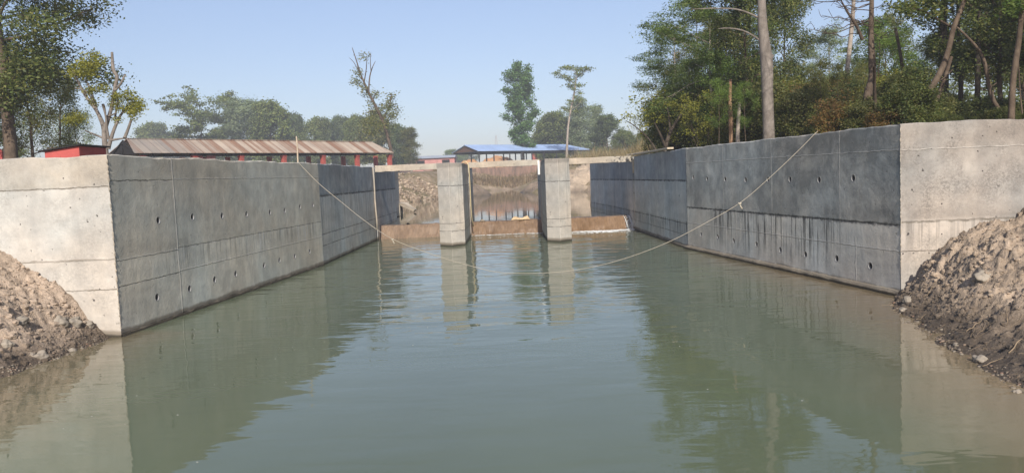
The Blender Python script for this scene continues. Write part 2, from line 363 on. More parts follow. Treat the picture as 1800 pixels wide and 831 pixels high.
# ------------------------------------------------------------------ water
def water_mat(name, base, silt, calm):
    g = G(name); P = g.obj; x, y, z = g.sep(P)
    n = g.noise(g.scale(P, (0.25, 0.12, 1)), 1.0, 4, 0.55)
    c = g.mix(g.mr(n, 0.3, 0.7), tuple(k * 0.9 for k in base), tuple(k * 1.1 for k in base))
    if silt:
        wob = g.math('MULTIPLY', g.math('SUBTRACT', g.noise(g.scale(P, (0.5, 0.35, 1)), 1.0, 5), 0.5), 1.6)
        r = g.math('ADD', g.math('SUBTRACT', x, g.mr(y, 4, 14.2, 4.6, 6.6)), wob)
        c = g.mix(g.mr(r, -2.2, 0.2, 0.0, 0.85, True), c, silt)
        l = g.math('ADD', g.math('SUBTRACT', g.math('MULTIPLY', x, -1.0), g.mr(y, 4, 13.4, 6.4, 6.9)), wob)
        l = g.math('ADD', l, g.mr(y, 13.6, 14.6, 0.0, -3.0))
        c = g.mix(g.mr(l, -1.9, 0.1, 0.0, 0.65, True), c, silt)
    big = g.noise(g.scale(P, (0.45, 1.35, 1)), 1.0, 2, 0.45, 0.5)
    med = g.noise(g.scale(P, (1.5, 3.8, 1)), 1.0, 2, 0.5, 0.4)
    fin = g.noise(g.scale(P, (7, 16, 1)), 1.0, 2, 0.5)
    if calm:
        h = g.math('ADD', g.math('MULTIPLY', big, 0.4), g.math('MULTIPLY', med, 0.12)); nrm = g.bump(h, 0.16, 0.05)
    else:
        # rougher below the sill, calmer in the foreground and along the walls
        amp = g.math('MULTIPLY', g.mr(y, 9.0, 19.0, 0.28, 1.0, True), g.mr(y, 27.0, 33.0, 1.0, 1.25))
        amp = g.math('MULTIPLY', amp, g.mr(g.noise(g.scale(P, (0.22, 0.3, 1)), 1.0, 2), 0.35, 0.6, 0.55, 1.15))
        h = g.math('ADD', g.math('MULTIPLY', big, 1.0), g.math('ADD', g.math('MULTIPLY', med, 0.34), g.math('MULTIPLY', fin, 0.006)))
        h = g.math('MULTIPLY', h, amp); nrm = g.bump(h, 0.55, 0.062)
    g.b.inputs['IOR'].default_value = 1.333
    return g.done(c, 0.02 if not calm else 0.02, nrm, 0.5)
M['water'] = water_mat('murky_water', (0.114, 0.140, 0.088), (0.19, 0.14, 0.085), False)
M['water_up'] = water_mat('pool_water', (0.075, 0.075, 0.05), None, True)
mb = MB(); mb.add([(-16, -2, 0), (16, -2, 0), (16, 34.5, 0), (-16, 34.5, 0)], [(0, 1, 2, 3)])
tag(mb.build('water', M['water']), kind='structure')
mb = MB(); mb.add([(-6.2, 34.62, 0.555), (5.7, 34.62, 0.555), (5.7, 46, 0.555), (30, 46, 0.555), (30, 140, 0.555), (-30, 140, 0.555), (-30, 44, 0.555), (-6.2, 44, 0.555)], [tuple(range(8))])
tag(mb.build('pool_water', M['water_up']), kind='structure')

# ------------------------------------------------------------------ concrete walls
def wall_part(name, a, b, thick, top, mat, parent, side, z0=-1.0, holes=(), hole_r=0.05, seed=0):
    """solid wall along a->b; its visible face is the line a-b, the body lies on `side` (+1 = left of a->b)"""
    a = Vector((a[0], a[1], 0)); b = Vector((b[0], b[1], 0)); d = (b - a); L = d.length
    n = max(2, int(L / 0.18)); rng = random.Random(seed)
    ys = (0.0, thick * side)
    vs = []; fs = []
    tops = [top + rng.uniform(-0.012, 0.012) + 0.012 * math.sin(i * 0.37 + seed) for i in range(n + 1)]
    for i in range(n + 1):
        xx = L * i / n
        vs += [(xx, ys[0], z0), (xx, ys[0], tops[i] - 0.02 + rng.uniform(-0.006, 0.006)), (xx, ys[0] + 0.02 * side, tops[i]), (xx, ys[1], tops[i]), (xx, ys[1], z0)]
    for i in range(n):
        p = i * 5; q = p + 5
        for k in range(5):
            k2 = (k + 1) % 5; f = (p + k, q + k, q + k2, p + k2); fs.append(f if side > 0 else f[::-1])
    e0 = tuple(range(5)); e1 = tuple(n * 5 + k for k in range(4, -1, -1))
    fs += [e0, e1] if side > 0 else [e0[::-1], e1[::-1]]
    mb = MB(); mb.add(vs, fs); o = mb.build(name, mat, parent)
    o.location = a; o.rotation_euler = (0, 0, math.atan2(d.y, d.x))
    bm = bmesh.new(); bm.from_mesh(o.data); bmesh.ops.recalc_face_normals(bm, faces=bm.faces); bm.to_mesh(o.data); bm.free()
    if holes:
        cb = MB()
        for (hu, hv, r) in holes:
            cb.tube([(hu, -0.2 * side, hv), (hu, 0.28 * side, hv)], r, 14)
        cut = cb.build('cutter', None)
        bm = bmesh.new(); bm.from_mesh(cut.data); bmesh.ops.recalc_face_normals(bm, faces=bm.faces); bm.to_mesh(cut.data); bm.free()
        cut.parent = parent; cut.location = o.location; cut.rotation_euler = o.rotation_euler
        md = o.modifiers.new('b', 'BOOLEAN'); md.object = cut; md.operation = 'DIFFERENCE'; md.solver = 'EXACT'
        bpy.context.view_layer.update()
        ev = o.evaluated_get(bpy.context.evaluated_depsgraph_get())
        me = bpy.data.meshes.new_from_object(ev); o.modifiers.clear(); o.data = me; me.name = name
        bpy.data.objects.remove(cut, do_unlink=True)
        for (hu, hv, r) in holes:                      # a short pipe sleeve lining each hole, its lip just proud of the wall
            pb = MB(); k = 14; ri = r * 0.90; ro = r * 0.985; y0 = -0.003 * side; y1 = 0.26 * side
            for yy, rr in ((y1, ro), (y0, ro), (y0, ri), (y1, ri)):
                pb.v += [(hu + rr * math.cos(2 * PI * t / k), yy, hv + rr * math.sin(2 * PI * t / k)) for t in range(k)]
            for ring in range(3):
                pb.f += [(ring * k + t, ring * k + (t + 1) % k, (ring + 1) * k + (t + 1) % k, (ring + 1) * k + t) for t in range(k)]
            po = pb.build('weep_pipe', M['pipe'], o)
            db = MB(); db.add([(hu + ri * math.cos(2 * PI * t / k), 0.035 * side, hv + ri * math.sin(2 * PI * t / k)) for t in range(k)], [tuple(range(k))])
            db.build('hole_shade_disc', M['hole'], o)  # black disc just inside the lip paints the darkness of the hole
    return o
def uv_on(px, py, a, b):
    a = Vector((a[0], a[1], 0)); d = Vector((b[0] - a.x, b[1] - a.y, 0)); L = d.length; d.normalize()
    h = on_plane(px, py, a, d); return (h - a).dot(d), h.z, L

LA, LB, LC, LD = (-6.90, 13.38), (-5.92, 24.07), (-5.86, 33.35), (-5.86, 33.75)
RA, RB, RC, RD = (7.14, 14.15), (5.57, 24.43), (5.36, 33.35), (5.36, 33.75)
def hl(pix, a, b, r): return [(uv_on(px, py, a, b)[0], uv_on(px, py, a, b)[1], r) for px, py in pix]
hL = hl([(278,387),(338,381),(390,379),(433,376),(474,373),(500,370),(527,363),(550,360),(276,522),(333,507),(377,491),(414,481),(464,466),(491,457),(518,450),(544,442)], LA, LB, 0.075)
hR = hl([(1219,312),(1243,314),(1275,315),(1311,316),(1350,315),(1389,315),(1440,316),(1500,313),(1233,412),(1262,416),(1290,423),(1330,429),(1372,439),(1416,447),(1471,454),(1530,467)], RA, RB, 0.075)
hR2 = hl([(1113,339),(1126,341),(1141,340),(1157,341),(1176,341),(1194,344)], RB, RC, 0.04)
hL2 = hl([(600,364),(622,366)], LB, LC, 0.035)
def useams(pix, a, b): return [uv_on(px, py, a, b)[0] for px, py in pix]
uL = useams([(303,300), (415,300), (500,300)], LA, LB); uR = useams([(1475,260), (1355,270), (1270,280)], RA, RB)
GREY = (0.595, 0.57, 0.495); BLUE = (0.58, 0.565, 0.52)
ml = concrete('left_channel_concrete', GREY, hs=[(2.72, -1, uL[0], 0.012, DK), (2.74, uL[0], 99, 0.010, LT), (1.33, -1, uL[0], 0.010, (0.2, 0.2, 0.19)), (1.36, uL[0], 99, 0.010, (.13,.13,.12)), (0.87, -1, uL[0], 0.010, DK), (0.90, uL[0], 99, 0.012, LT)],
              vs=[(uL[0], -1, 9, 0.022, LT), (uL[1], 2.7, 9, 0.009, LT), (uL[1] + .5, -1, 1.35, 0.009, LT), (uL[2], -1, 9, 0.013, LT), (uL[0] + 2.1, 0.9, 1.3, 0.008, DK)],
              up=(1.36, 0.86, (1.0, 0.98, 0.96), 0.05), streak=(0.70, 1.36, 0.40, 0.85, 1.8, 12.0), pit=0.35, white=0.12, grit=0.25)
ml2 = concrete('left_abutment_concrete', (0.55, 0.55, 0.525), hs=[(2.15, -1, 99, 0.022, DK), (0.95, -1, 99, 0.016, DK), (0.6, -1, 99, 0.013, DK)],
               vs=[(0.05, -1, 9, 0.03, LT), (2.2, -1, 2.1, 0.012, LT), (4.4, -1, 2.1, 0.014, DK), (6.6, -1, 2.1, 0.02, LT)],
               up=(2.15, 0.55, (0.92, 0.97, 1.05), 0.08), streak=(0.3, 2.2, 0.45, 0.35, 1, 0), pit=0.6, joint=2.15, white=0.2)
mlf = concrete('left_return_concrete', (0.475, 0.455, 0.415), hs=[(2.62, -9, 99, 0.012, (0.17, 0.15, 0.12)), (1.38, -99, 99, 0.02, (0.27, 0.24, 0.2)), (0.85, -99, 99, 0.012, (0.22, 0.19, 0.15))],
               vs=[(uv_on(160, 500, (-14, 13.38), LA)[0], 0.35, 1.3, 0.03, (0.7, 0.7, 0.68)), (uv_on(120, 500, (-14, 13.38), LA)[0], 0.6, 1.3, 0.008, DK), (uv_on(135, 500, (-14, 13.38), LA)[0], 0.6, 1.3, 0.008, DK)],
               up=(2.62, 0.80, (1.0, 0.96, 0.9), 0.03), pit=0.9, blotch=0.16, grit=0.45)
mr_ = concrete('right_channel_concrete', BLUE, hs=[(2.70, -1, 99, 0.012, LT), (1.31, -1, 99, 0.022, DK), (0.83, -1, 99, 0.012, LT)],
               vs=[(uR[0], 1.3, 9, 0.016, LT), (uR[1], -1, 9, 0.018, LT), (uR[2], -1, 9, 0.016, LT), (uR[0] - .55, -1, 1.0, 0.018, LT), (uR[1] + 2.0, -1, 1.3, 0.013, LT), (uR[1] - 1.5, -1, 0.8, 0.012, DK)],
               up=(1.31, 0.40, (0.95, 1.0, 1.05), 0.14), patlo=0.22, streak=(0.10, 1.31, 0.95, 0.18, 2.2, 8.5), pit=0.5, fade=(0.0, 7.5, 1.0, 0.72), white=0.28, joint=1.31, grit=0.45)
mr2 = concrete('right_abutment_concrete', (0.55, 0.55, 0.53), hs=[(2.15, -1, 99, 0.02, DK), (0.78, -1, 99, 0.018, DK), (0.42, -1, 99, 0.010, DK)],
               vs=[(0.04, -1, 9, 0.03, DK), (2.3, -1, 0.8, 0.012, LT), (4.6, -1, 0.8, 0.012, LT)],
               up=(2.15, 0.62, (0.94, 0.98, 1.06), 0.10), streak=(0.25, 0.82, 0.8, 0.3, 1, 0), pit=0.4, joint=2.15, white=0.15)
mrf = concrete('right_return_concrete', (0.43, 0.40, 0.36), hs=[(2.69, -9, 99, 0.010, (0.5, 0.47, 0.42)), (1.36, -99, 99, 0.022, (0.17, 0.15, 0.12)), (0.84, -99, 99, 0.010, (0.2, 0.17, 0.14))],
               up=(1.40, 0.72, (1.0, 0.98, 0.97), 0.06), streak=(0.6, 1.36, 0.35, 0.1, 1, 0), pit=1.0, blotch=0.25, grit=0.75)
TOP = 3.165
wl = empty('retaining_wall', (-6.2, 20, 0), 'left concrete channel wall with pale sunlit return face, two rows of weep holes', 'retaining wall')
wr = empty('retaining_wall', (6.3, 20, 0), 'right concrete channel wall, dark stained, with black streaks under its middle joint', 'retaining wall')
def wp(root, *a, **k):
    o = wall_part(*a, parent=root, **k); o.location = Vector(o.location) - Vector(root.location); return o
T = 0.5
wp(wl, 'channel_wall', LA, LB, T, TOP, ml, side=1, holes=hL, seed=1)
wp(wl, 'return_wall', (-30.0, 13.38 - 0.004), (LA[0] + 0.004, LA[1] - 0.004), T, TOP + 0.004, mlf, side=1, seed=2)
wp(wl, 'abutment_wall', LB, LC, T, TOP + 0.003, ml2, side=1, holes=hL2, seed=3)
wp(wl, 'slot_wall', (LC[0] - 0.22, LC[1]), (LD[0] - 0.22, LD[1]), T, TOP - 0.006, ml2, side=1, seed=4)
wp(wl, 'abutment_wall', LD, (-5.90, 40.0), T, TOP - 0.02, ml2, side=1, seed=5)
wp(wl, 'wing_wall', (-5.90, 40.0), (-7.35, 46.0), T, TOP - 0.025, ml2, side=1, seed=6)
wp(wl, 'end_block', (-7.9, 46.0), (-6.95, 46.0), 2.6, TOP - 0.01, mlf, side=1, seed=7)
wp(wr, 'channel_wall', RA, RB, T, TOP, mr_, side=-1, holes=hR, seed=11)
wp(wr, 'return_wall', (RA[0] - 0.004, RA[1] - 0.004), (30, 14.15 - 0.004), T, TOP + 0.004, mrf, side=1, seed=12)
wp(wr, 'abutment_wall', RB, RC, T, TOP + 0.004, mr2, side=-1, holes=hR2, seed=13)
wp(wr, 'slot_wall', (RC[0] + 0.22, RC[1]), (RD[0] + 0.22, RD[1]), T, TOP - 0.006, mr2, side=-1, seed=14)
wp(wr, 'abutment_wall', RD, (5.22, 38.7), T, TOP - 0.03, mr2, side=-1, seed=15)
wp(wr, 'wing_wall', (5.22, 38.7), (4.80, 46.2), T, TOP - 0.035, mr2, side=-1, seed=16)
def arris(root, p, z0, z1, seed):
    rng = random.Random(seed); mb = MB(); n = 90; pts = []; rad = []
    for i in range(n + 1):
        z = z0 + (z1 - z0) * i / n; pts.append((rng.uniform(-.004, .004), rng.uniform(-.004, .004), z)); rad.append(rng.choice((.004, .006, .008, .012, .017)))
    mb.tube(pts, rad, 5); o = mb.build('chipped_edge', M['beam'], root); o.location = (p[0] - root.location.x, p[1] - root.location.y, 0)
arris(wr, RA, .35, 3.1, 4); arris(wl, LA, .15, 3.1, 5)
def ledge(root, a, b, out, ztop, seed):
    a = Vector((a[0], a[1], 0)); b = Vector((b[0], b[1], 0)); d = b - a; L = d.length; n = int(L / .25); rng = random.Random(seed); mb = MB()
    sgn = 1 if out > 0 else -1
    for i in range(n + 1):
        x = L * i / n; j = rng.uniform(-.012, .012)
        mb.v += [(x, .05 * -sgn, -.9), (x, out + j, -.9), (x, out + j, ztop - .05 + j), (x, out * .6, ztop + j), (x, .05 * -sgn, ztop + .02)]
    for i in range(n):
        for k in range(4): mb.f.append((i * 5 + k, i * 5 + k + 1, i * 5 + 6 + k, i * 5 + 5 + k))
    o = mb.build('footing', M['footing'], root); o.location = a - Vector(root.location); o.rotation_euler = (0, 0, math.atan2(d.y, d.x))
M['footing'] = concrete('footing_concrete', (0.34, 0.31, 0.25), grit=0.6, wl=True)
ledge(wr, RA, RB, 0.085, 0.10, 1); ledge(wr, RB, RC, 0.06, 0.07, 2); ledge(wl, LA, LB, -0.04, 0.04, 3)

# ------------------------------------------------------------------ piers
mp = concrete('pier_concrete', (0.52, 0.49, 0.44), hs=[(2.26, -9, 9, 0.016, (0.12, 0.11, 0.1)), (0.86, -9, 9, 0.012, (0.2, 0.19, 0.17)), (0.56, -9, 9, 0.012, (0.12, 0.11, 0.1))],
              vs=[], up=(2.95, 0.6, (1, 1, 1), 0.25), streak=(0.05, 3.2, 0.25, 0.1, 1, 0), pit=0.8, blotch=0.12)
def pier(x0, x1, label):
    xm = (x0 + x1) / 2; root = empty('pier', (xm, 29.4, 0), label, 'pier', 'piers standing in the channel')
    hw = (x1 - x0) / 2
    def ring(z, top=0):
        return [(0, -0.50), (hw, 0.0), (hw, 4.05), (hw - .18, 4.05), (hw - .18, 4.4), (hw, 4.4), (hw, 8.0), (0, 8.4), (-hw, 8.0), (-hw, 4.4), (-hw + .18, 4.4), (-hw + .18, 4.05), (-hw, 4.05), (-hw, 0.0)]
    mb = MB(); R = ring(0); n = len(R); zs = [-1.0] + [3.12 * i / 12 for i in range(13)]
    rng = random.Random(int(x0 * 10))
    for z in zs:
        for (x, y) in R: mb.v.append((x + rng.uniform(-.006, .006), y + rng.uniform(-.006, .006), z + (rng.uniform(-.012, .012) if z > 3 else 0)))
    for i in range(len(zs) - 1):
        for k in range(n): mb.f.append((i * n + k, i * n + (k + 1) % n, (i + 1) * n + (k + 1) % n, (i + 1) * n + k))
    mb.f.append(tuple((len(zs) - 1) * n + k for k in range(n)))
    mb.build('shaft', mp, root, bevel=0.012)
    return root
pier(-2.74, -1.78, 'left pale concrete pier with pointed nose and a yellow hose down its side')
pier(1.35, 2.28, 'right pale concrete pier with pointed nose and a shaded left flank')

# ------------------------------------------------------------------ deck beams
def beam(x0, x1, z0, z1, label):
    mb = MB(); n = 12; rng = random.Random(int(x0 * 7)); y0, y1 = 33.80, 34.05
    for i in range(n + 1):
        x = (x1 - x0) * (i / n - .5); jb = rng.uniform(-.012, .012); jt = rng.uniform(-.010, .010)
        mb.v += [(x, y0 - 33.9, z0 + jb), (x, y0 - 33.9, z1 + jt), (x, y1 - 33.9, z1 + jt), (x, y1 - 33.9, z0 + jb)]
    for i in range(n):
        for k in range(4): mb.f.append((i * 4 + k, i * 4 + (k + 1) % 4, i * 4 + 4 + (k + 1) % 4, i * 4 + 4 + k))
    mb.f += [(3, 2, 1, 0), (n * 4, n * 4 + 1, n * 4 + 2, n * 4 + 3)]
    o = mb.build('deck_beam', M['beam'], bevel=0.01); o.location = ((x0 + x1) / 2, 33.9, 0)
    tag(o, label, 'beam', 'beams spanning the three bays')
beam(-5.84, -2.76, 2.96, 3.23, 'pale concrete beam spanning the bay between left wall and left pier')
beam(-1.76, 1.33, 2.96, 3.21, 'pale concrete beam spanning the middle bay between the two piers')
beam(2.30, 5.33, 2.94, 3.20, 'pale concrete beam spanning the bay between right pier and right wall')

# ------------------------------------------------------------------ sills (weirs)
def sill_mat(name, c1, c2, wet):
    g = G(name); P = g.obj; n = g.noise(g.scale(P, (1, 1, 0.5)), 2.2, 7, 0.7, 0.4); n2 = g.noise(g.scale(P, (5, 2, 0.7)), 3.0, 5, 0.7)
    c = g.mix(g.mr(n, 0.35, 0.65), c1, c2); c = g.mix(g.mr(n2, 0.4, 0.72, 0.0, 0.55), c, tuple(k * 0.4 for k in c1))
    return g.done(c, wet, g.bump(g.math('ADD', n, g.math('MULTIPLY', n2, .6)), 0.8, 0.05), 0.5)
SM = [sill_mat('damp_brown_sill', (0.19, 0.13, 0.085), (0.29, 0.205, 0.14), 0.6), sill_mat('orange_brown_sill', (0.17, 0.11, 0.065), (0.26, 0.175, 0.11), 0.45), sill_mat('wet_orange_sill', (0.19, 0.118, 0.064), (0.27, 0.18, 0.11), 0.25)]
def sill(x0, x1, mat, label, seed):
    prof = [(33.75, -0.9), (34.05, -0.02), (34.2, 0.16), (34.42, 0.42), (34.56, 0.555), (34.72, 0.585), (35.1, 0.56), (35.7, -0.3), (35.7, -0.9)]
    n = 60; rng = random.Random(seed); mb = MB(); xm = (x0 + x1) / 2; m = len(prof)
    for i in range(n + 1):
        x = x0 + (x1 - x0) * i / n
        for k, (y, z) in enumerate(prof):
            j = 0.05 if 0 < k < 6 else 0.0
            nz = mnoise.fractal(Vector((x * 2.2, y * 3, seed)), .8, 2.1, 4)
            mb.v.append((x - xm, y - 34.5 - nz * j, z + nz * j * (0.5 if k in (4, 5, 6) else 1)))
    for i in range(n):
        for k in range(m): mb.f.append((i * m + k, (i + 1) * m + k, (i + 1) * m + (k + 1) % m, i * m + (k + 1) % m))
    mb.f += [tuple(range(m)), tuple(n * m + k for k in range(m - 1, -1, -1))]
    o = mb.build('sill', mat); o.location = (xm, 34.5, 0)
    tag(o, label, 'weir', 'brown sills between the piers')
sill(-5.90, -2.70, SM[0], 'dull brown damp sill between the left wall and the left pier', 1)
sill(-1.81, 1.38, SM[1], 'orange brown sill between the two piers with a cream cloth on its crest', 2)
sill(2.24, 5.40, SM[2], 'wet orange sill with water spilling over it beside the right wall', 3)
# water film over the right sill, foam below
def foam(name, spots, seed, label=None):
    rng = random.Random(seed); mb = MB()
    for (x, y, r, k, *zz) in spots:
        z0 = zz[0] if zz else 0.0
        for _ in range(k):
            px = x + rng.gauss(0, r); py = y + rng.gauss(0, r * (zz[1] if zz else .28)); s = rng.uniform(0.015, 0.06) * (1.0 if r > .03 else .8)
            m = 6; b = len(mb.v)
            mb.v.append((px, py, z0 + s * 0.35))
            for t in range(m):
                a = 2 * PI * t / m + rng.random(); mb.v.append((px + math.cos(a) * s * 1.8 * rng.uniform(.6, 1.2), py + math.sin(a) * s * rng.uniform(.6, 1.2), z0 + 0.004))
            mb.f += [(b, b + 1 + t, b + 1 + (t + 1) % m) for t in range(m)]
    o = mb.build(name, M['foam'], smooth=True); tag(o, label, None, None, 'stuff'); return o
foam('foam', [(2.9 + i * 0.19, 33.72 - (0.18 if i > 3 and i < 11 else 0.0), 0.20, 130 if 3 < i < 11 else 45) for i in range(13)] + [(-1.6 + i * 0.25, 33.92, 0.14, 9) for i in range(12)] + [(3.9 + .35 * math.sin(i * 2.1), 33.45 - i * .10, 0.42, int(70 / (1 + i * .5)), 0.0, .12) for i in range(10)] + [(5.30 - abs(math.sin(i * 3.7)) * .16, 34.52 - i * .015, 0.04, 3, .56 - i * .0125, .8) for i in range(44)] + [(5.2, 33.75, .14, 90, 0.0, .9)], 5, 'white foam on the water at the foot of the sills')
rng = random.Random(8)
foam('foam_flecks', [(rng.uniform(-4, 3), rng.uniform(6.5, 14), 0.02, 1) for _ in range(26)] + [(rng.uniform(-5.5, -2.5), rng.uniform(7.5, 12), 0.02, 1) for _ in range(12)], 6, 'small white foam flecks drifting on the green water')
for ob in (bpy.data.objects['foam_flecks'],):
    me = ob.data; me.materials[0] = plain('old_scum', (0.42, 0.43, 0.38), 0.8)
    co_ = np.empty(len(me.vertices) * 3); me.vertices.foreach_get('co', co_); co_ = co_.reshape(-1, 7, 3)
    cen = co_[:, :1, :]; co_ = cen * np.array([1, 1, 0]) + (co_ - cen * np.array([1, 1, 0])) * np.array([0.17, 0.17, 0.4]) ; me.vertices.foreach_set('co', co_.ravel())
# white falling water at the right end of the sill
mb = MB(); rng = random.Random(4)
for k in range(5):
    x = 5.26 - abs(rng.gauss(0, 0.13)); pts = [(x + .03 * t, 34.60 - 0.16 * t + rng.uniform(-.02, .02), 0.60 - 0.028 * t * t - .045 * t + rng.uniform(-.01, .01)) for t in range(5)]
    mb.tube(pts, [0.006, 0.010, 0.012, 0.016, 0.022], 5)
tag(mb.build('falling_water', M['foam'], smooth=True), 'white water tumbling over the sill end against the right wall', None, None, 'stuff')

# ------------------------------------------------------------------ rope and small site things
A3 = Vector((uv_on(527, 287, LA, LB)[0], 0, 0)); dL = (Vector((*LB, 0)) - Vector((*LA, 0))).normalized(); A3 = Vector((*LA, 0)) + dL * A3.x + Vector((-0.05, 0, TOP + .02))
dR = (Vector((*RB, 0)) - Vector((*RA, 0))).normalized(); B3 = Vector((*RA, 0)) + dR * uv_on(1432, 236, RA, RB)[0] + Vector((0.03, 0, TOP + .02))
dAB = Vector((B3.x - A3.x, B3.y - A3.y, 0)).normalized()
rp = [A3] + [on_plane(px, py, A3, dAB) for px, py in ((560,322),(600,355),(640,387),(690,420),(760,447),(830,468),(880,479),(930,481),(1000,476),(1060,465),(1120,447),(1180,423),(1240,392),(1300,357),(1350,315),(1400,268))] + [B3]
for p in rp: p.z = max(p.z, 0.012)
def spline(pts, k=5):
    out = []
    for i in range(len(pts) - 1):
        p0, p1, p2, p3 = pts[max(i - 1, 0)], pts[i], pts[i + 1], pts[min(i + 2, len(pts) - 1)]
        for j in range(k):
            t = j / k; out.append(0.5 * ((2 * p1) + (p2 - p0) * t + (2 * p0 - 5 * p1 + 4 * p2 - p3) * t * t + (3 * p1 - p0 - 3 * p2 + p3) * t ** 3))
    return out + [pts[-1]]
sp = spline(rp)
for p in sp: p.z = max(p.z, 0.016)
root = empty('rope', A3, 'thin pale rope strung across the channel, sagging to the water between the walls', 'rope')
mb = MB(); mb.tube([p - A3 for p in sp], 0.0076, 6); mb.build('line', M['rope'], root, smooth=True)
mb = MB(); i0 = int(len(sp) * 0.80); loose = [p - A3 + Vector((0.05, 0.02, 0.035)) * min(1, (k / 6)) for k, p in enumerate(sp[i0:])]; mb.tube(loose, 0.0055, 5); mb.build('loose_end', M['rope'], root, smooth=True)
for fx in (695, 1303):
    q = min(sp, key=lambda p: abs((p - on_plane(fx, 425 if fx < 900 else 356, A3, dAB)).length)) - A3
    mb = MB(); mb.tube([q + Vector((-.03, 0, .0)), q + Vector((.0, -.02, -.02)), q + Vector((.03, -.01, 0))], 0.022, 6)
    mb.tube([q, q + Vector((.015, -.01, -.06)), q + Vector((.05, -.02, -.13))], [.010, .016, .028], 6); mb.build('knot', M['rope'], root, smooth=True)

def pole(name, a, b, r, mat, label, cat, n=8):
    a = Vector(a); b = Vector(b); mb = MB(); k = 6
    mb.tube([(b - a) * (i / k) + Vector((math.sin(i * 1.7) * r * .3, math.cos(i * 2.1) * r * .3, 0)) for i in range(k + 1)], [r * (1 - .15 * i / k) for i in range(k + 1)], n)
    o = mb.build(name, mat, smooth=True); o.location = a; return tag(o, label, cat)
st = at(524, 285, 22.9); pole('wooden_stake', (st.x, 22.9, 2.6), (st.x, 22.9, at(522, 240, 22.9).z), 0.026, M['wood'], 'grey wooden stake behind the left wall where the rope is tied', 'stake')
pole('pole', (-5.78, 33.22, 0.50), (-5.83, 33.30, 3.15), 0.038, M['beam'], 'pale upright pole in the gate slot of the left wall', 'pole')
mb = MB(); mb.box(-.045, .045, -.03, .03, 0, 0.60); o = mb.build('upright_board', M['white'], bevel=.006); o.location = (1.27, 33.35, 2.55); tag(o, 'short white board standing in the slot left of the right pier', 'board')
mb = MB(); mb.box(-.11, .11, -.04, .04, 0, 0.62); o = mb.build('upright_board', M['pale_wood'], bevel=.006); o.location = (5.42, 33.42, 2.45); tag(o, 'short pale board standing in the slot of the right wall', 'board')
def plank(a, b, w_, t_, label):
    a = Vector(a); b = Vector(b); mb = MB(); mb.bar(Vector((0, 0, 0)), b - a, w_, t_); o = mb.build('plank', M['pale_wood'], bevel=.005); o.location = a; tag(o, label, 'plank', 'planks on the right wall')
plank((5.38, 33.0, 3.235), (5.52, 26.5, 3.25), 0.22, 0.06, 'long pale plank lying along the top of the right wall')
plank((5.15, 33.5, 3.23), (5.70, 31.6, 3.305), 0.14, 0.06, 'short pale plank resting on the long plank on the right wall')
# hose on the left pier
hp = [(-1.98, 33.2, 3.13), (-1.90, 33.15, 3.22), (-1.80, 33.1, 3.20), (-1.72, 33.05, 3.0), (-1.70, 33.05, 2.2), (-1.705, 33.1, 1.4), (-1.69, 33.2, .8), (-1.66, 33.6, .45)]
mb = MB(); b0 = Vector(hp[0]); mb.tube([p - b0 for p in spline([Vector(p) for p in hp], 4)], 0.024, 7); o = mb.build('hose', M['hose'], smooth=True); o.location = b0; tag(o, 'yellow hose hanging down the right flank of the left pier', 'hose')
# cloth on the middle sill
def lump(name, loc, size, mat, label, cat, seed, group=None, sub=3, amp=0.35, parent=None, noise_s=2.2):
    bm = bmesh.new(); bmesh.ops.create_icosphere(bm, subdivisions=sub, radius=1.0)
    for v in bm.verts:
        d = 1 + amp * mnoise.fractal(v.co * noise_s * 0.5 + Vector((seed * 3.1, seed, 0)), 1.0, 2.0, 4)
        v.co = Vector((v.co.x * size[0], v.co.y * size[1], max(v.co.z, -0.7) * size[2])) * d
    me = bpy.data.meshes.new(name); bm.to_mesh(me); bm.free(); me.materials.append(mat)
    me.polygons.foreach_set('use_smooth', [True] * len(me.polygons))
    o = bpy.data.objects.new(name, me); COL.objects.link(o); o.location = loc; o.rotation_euler = (0, 0, seed * 1.3)
    return tag(o, label, cat, group)
q = at(915, 383, 34.62)
mb = MB(); rng = random.Random(3); nu, nv = 22, 8
for i in range(nu + 1):
    for j in range(nv + 1):
        u = i / nu; v = j / nv; x = (u - .5) * .85; yv = (v - .5) * .28
        zz = 0.05 + .09 * abs(mnoise.noise(Vector((u * 5, v * 2.5, 1)))) + .10 * math.exp(-((u - .85) / .13) ** 2) + .05 * math.exp(-((u - .2) / .15) ** 2)
        e_ = min(v, 1 - v, u * 2, (1 - u) * 2); mb.v.append((x, yv + .05 * math.sin(u * 9), zz * min(1, e_ * 5) + .012))
for i in range(nu):
    for j in range(nv): a = i * (nv + 1) + j; mb.f.append((a, a + nv + 1, a + nv + 2, a + 1))
o = mb.build('crumpled_cloth', M['cream_cloth'], smooth=True); o.location = (q.x, 34.66, 0.575); md = o.modifiers.new('s', 'SOLIDIFY'); md.thickness = 0.012
tag(o, 'crumpled cream cloth lying on the crest of the middle sill', 'cloth')
lump('stone', (at(848, 385, 34.65).x, 34.66, 0.60), (.16, .1, .07), M['stone'], 'small pale stone on the crest of the middle sill near the hose', 'stone', 4)
lump('stone', (at(717, 396, 34.65).x, 34.64, 0.60), (.09, .07, .06), M['hole'], 'small dark lump on the crest of the left sill', 'stone', 6)
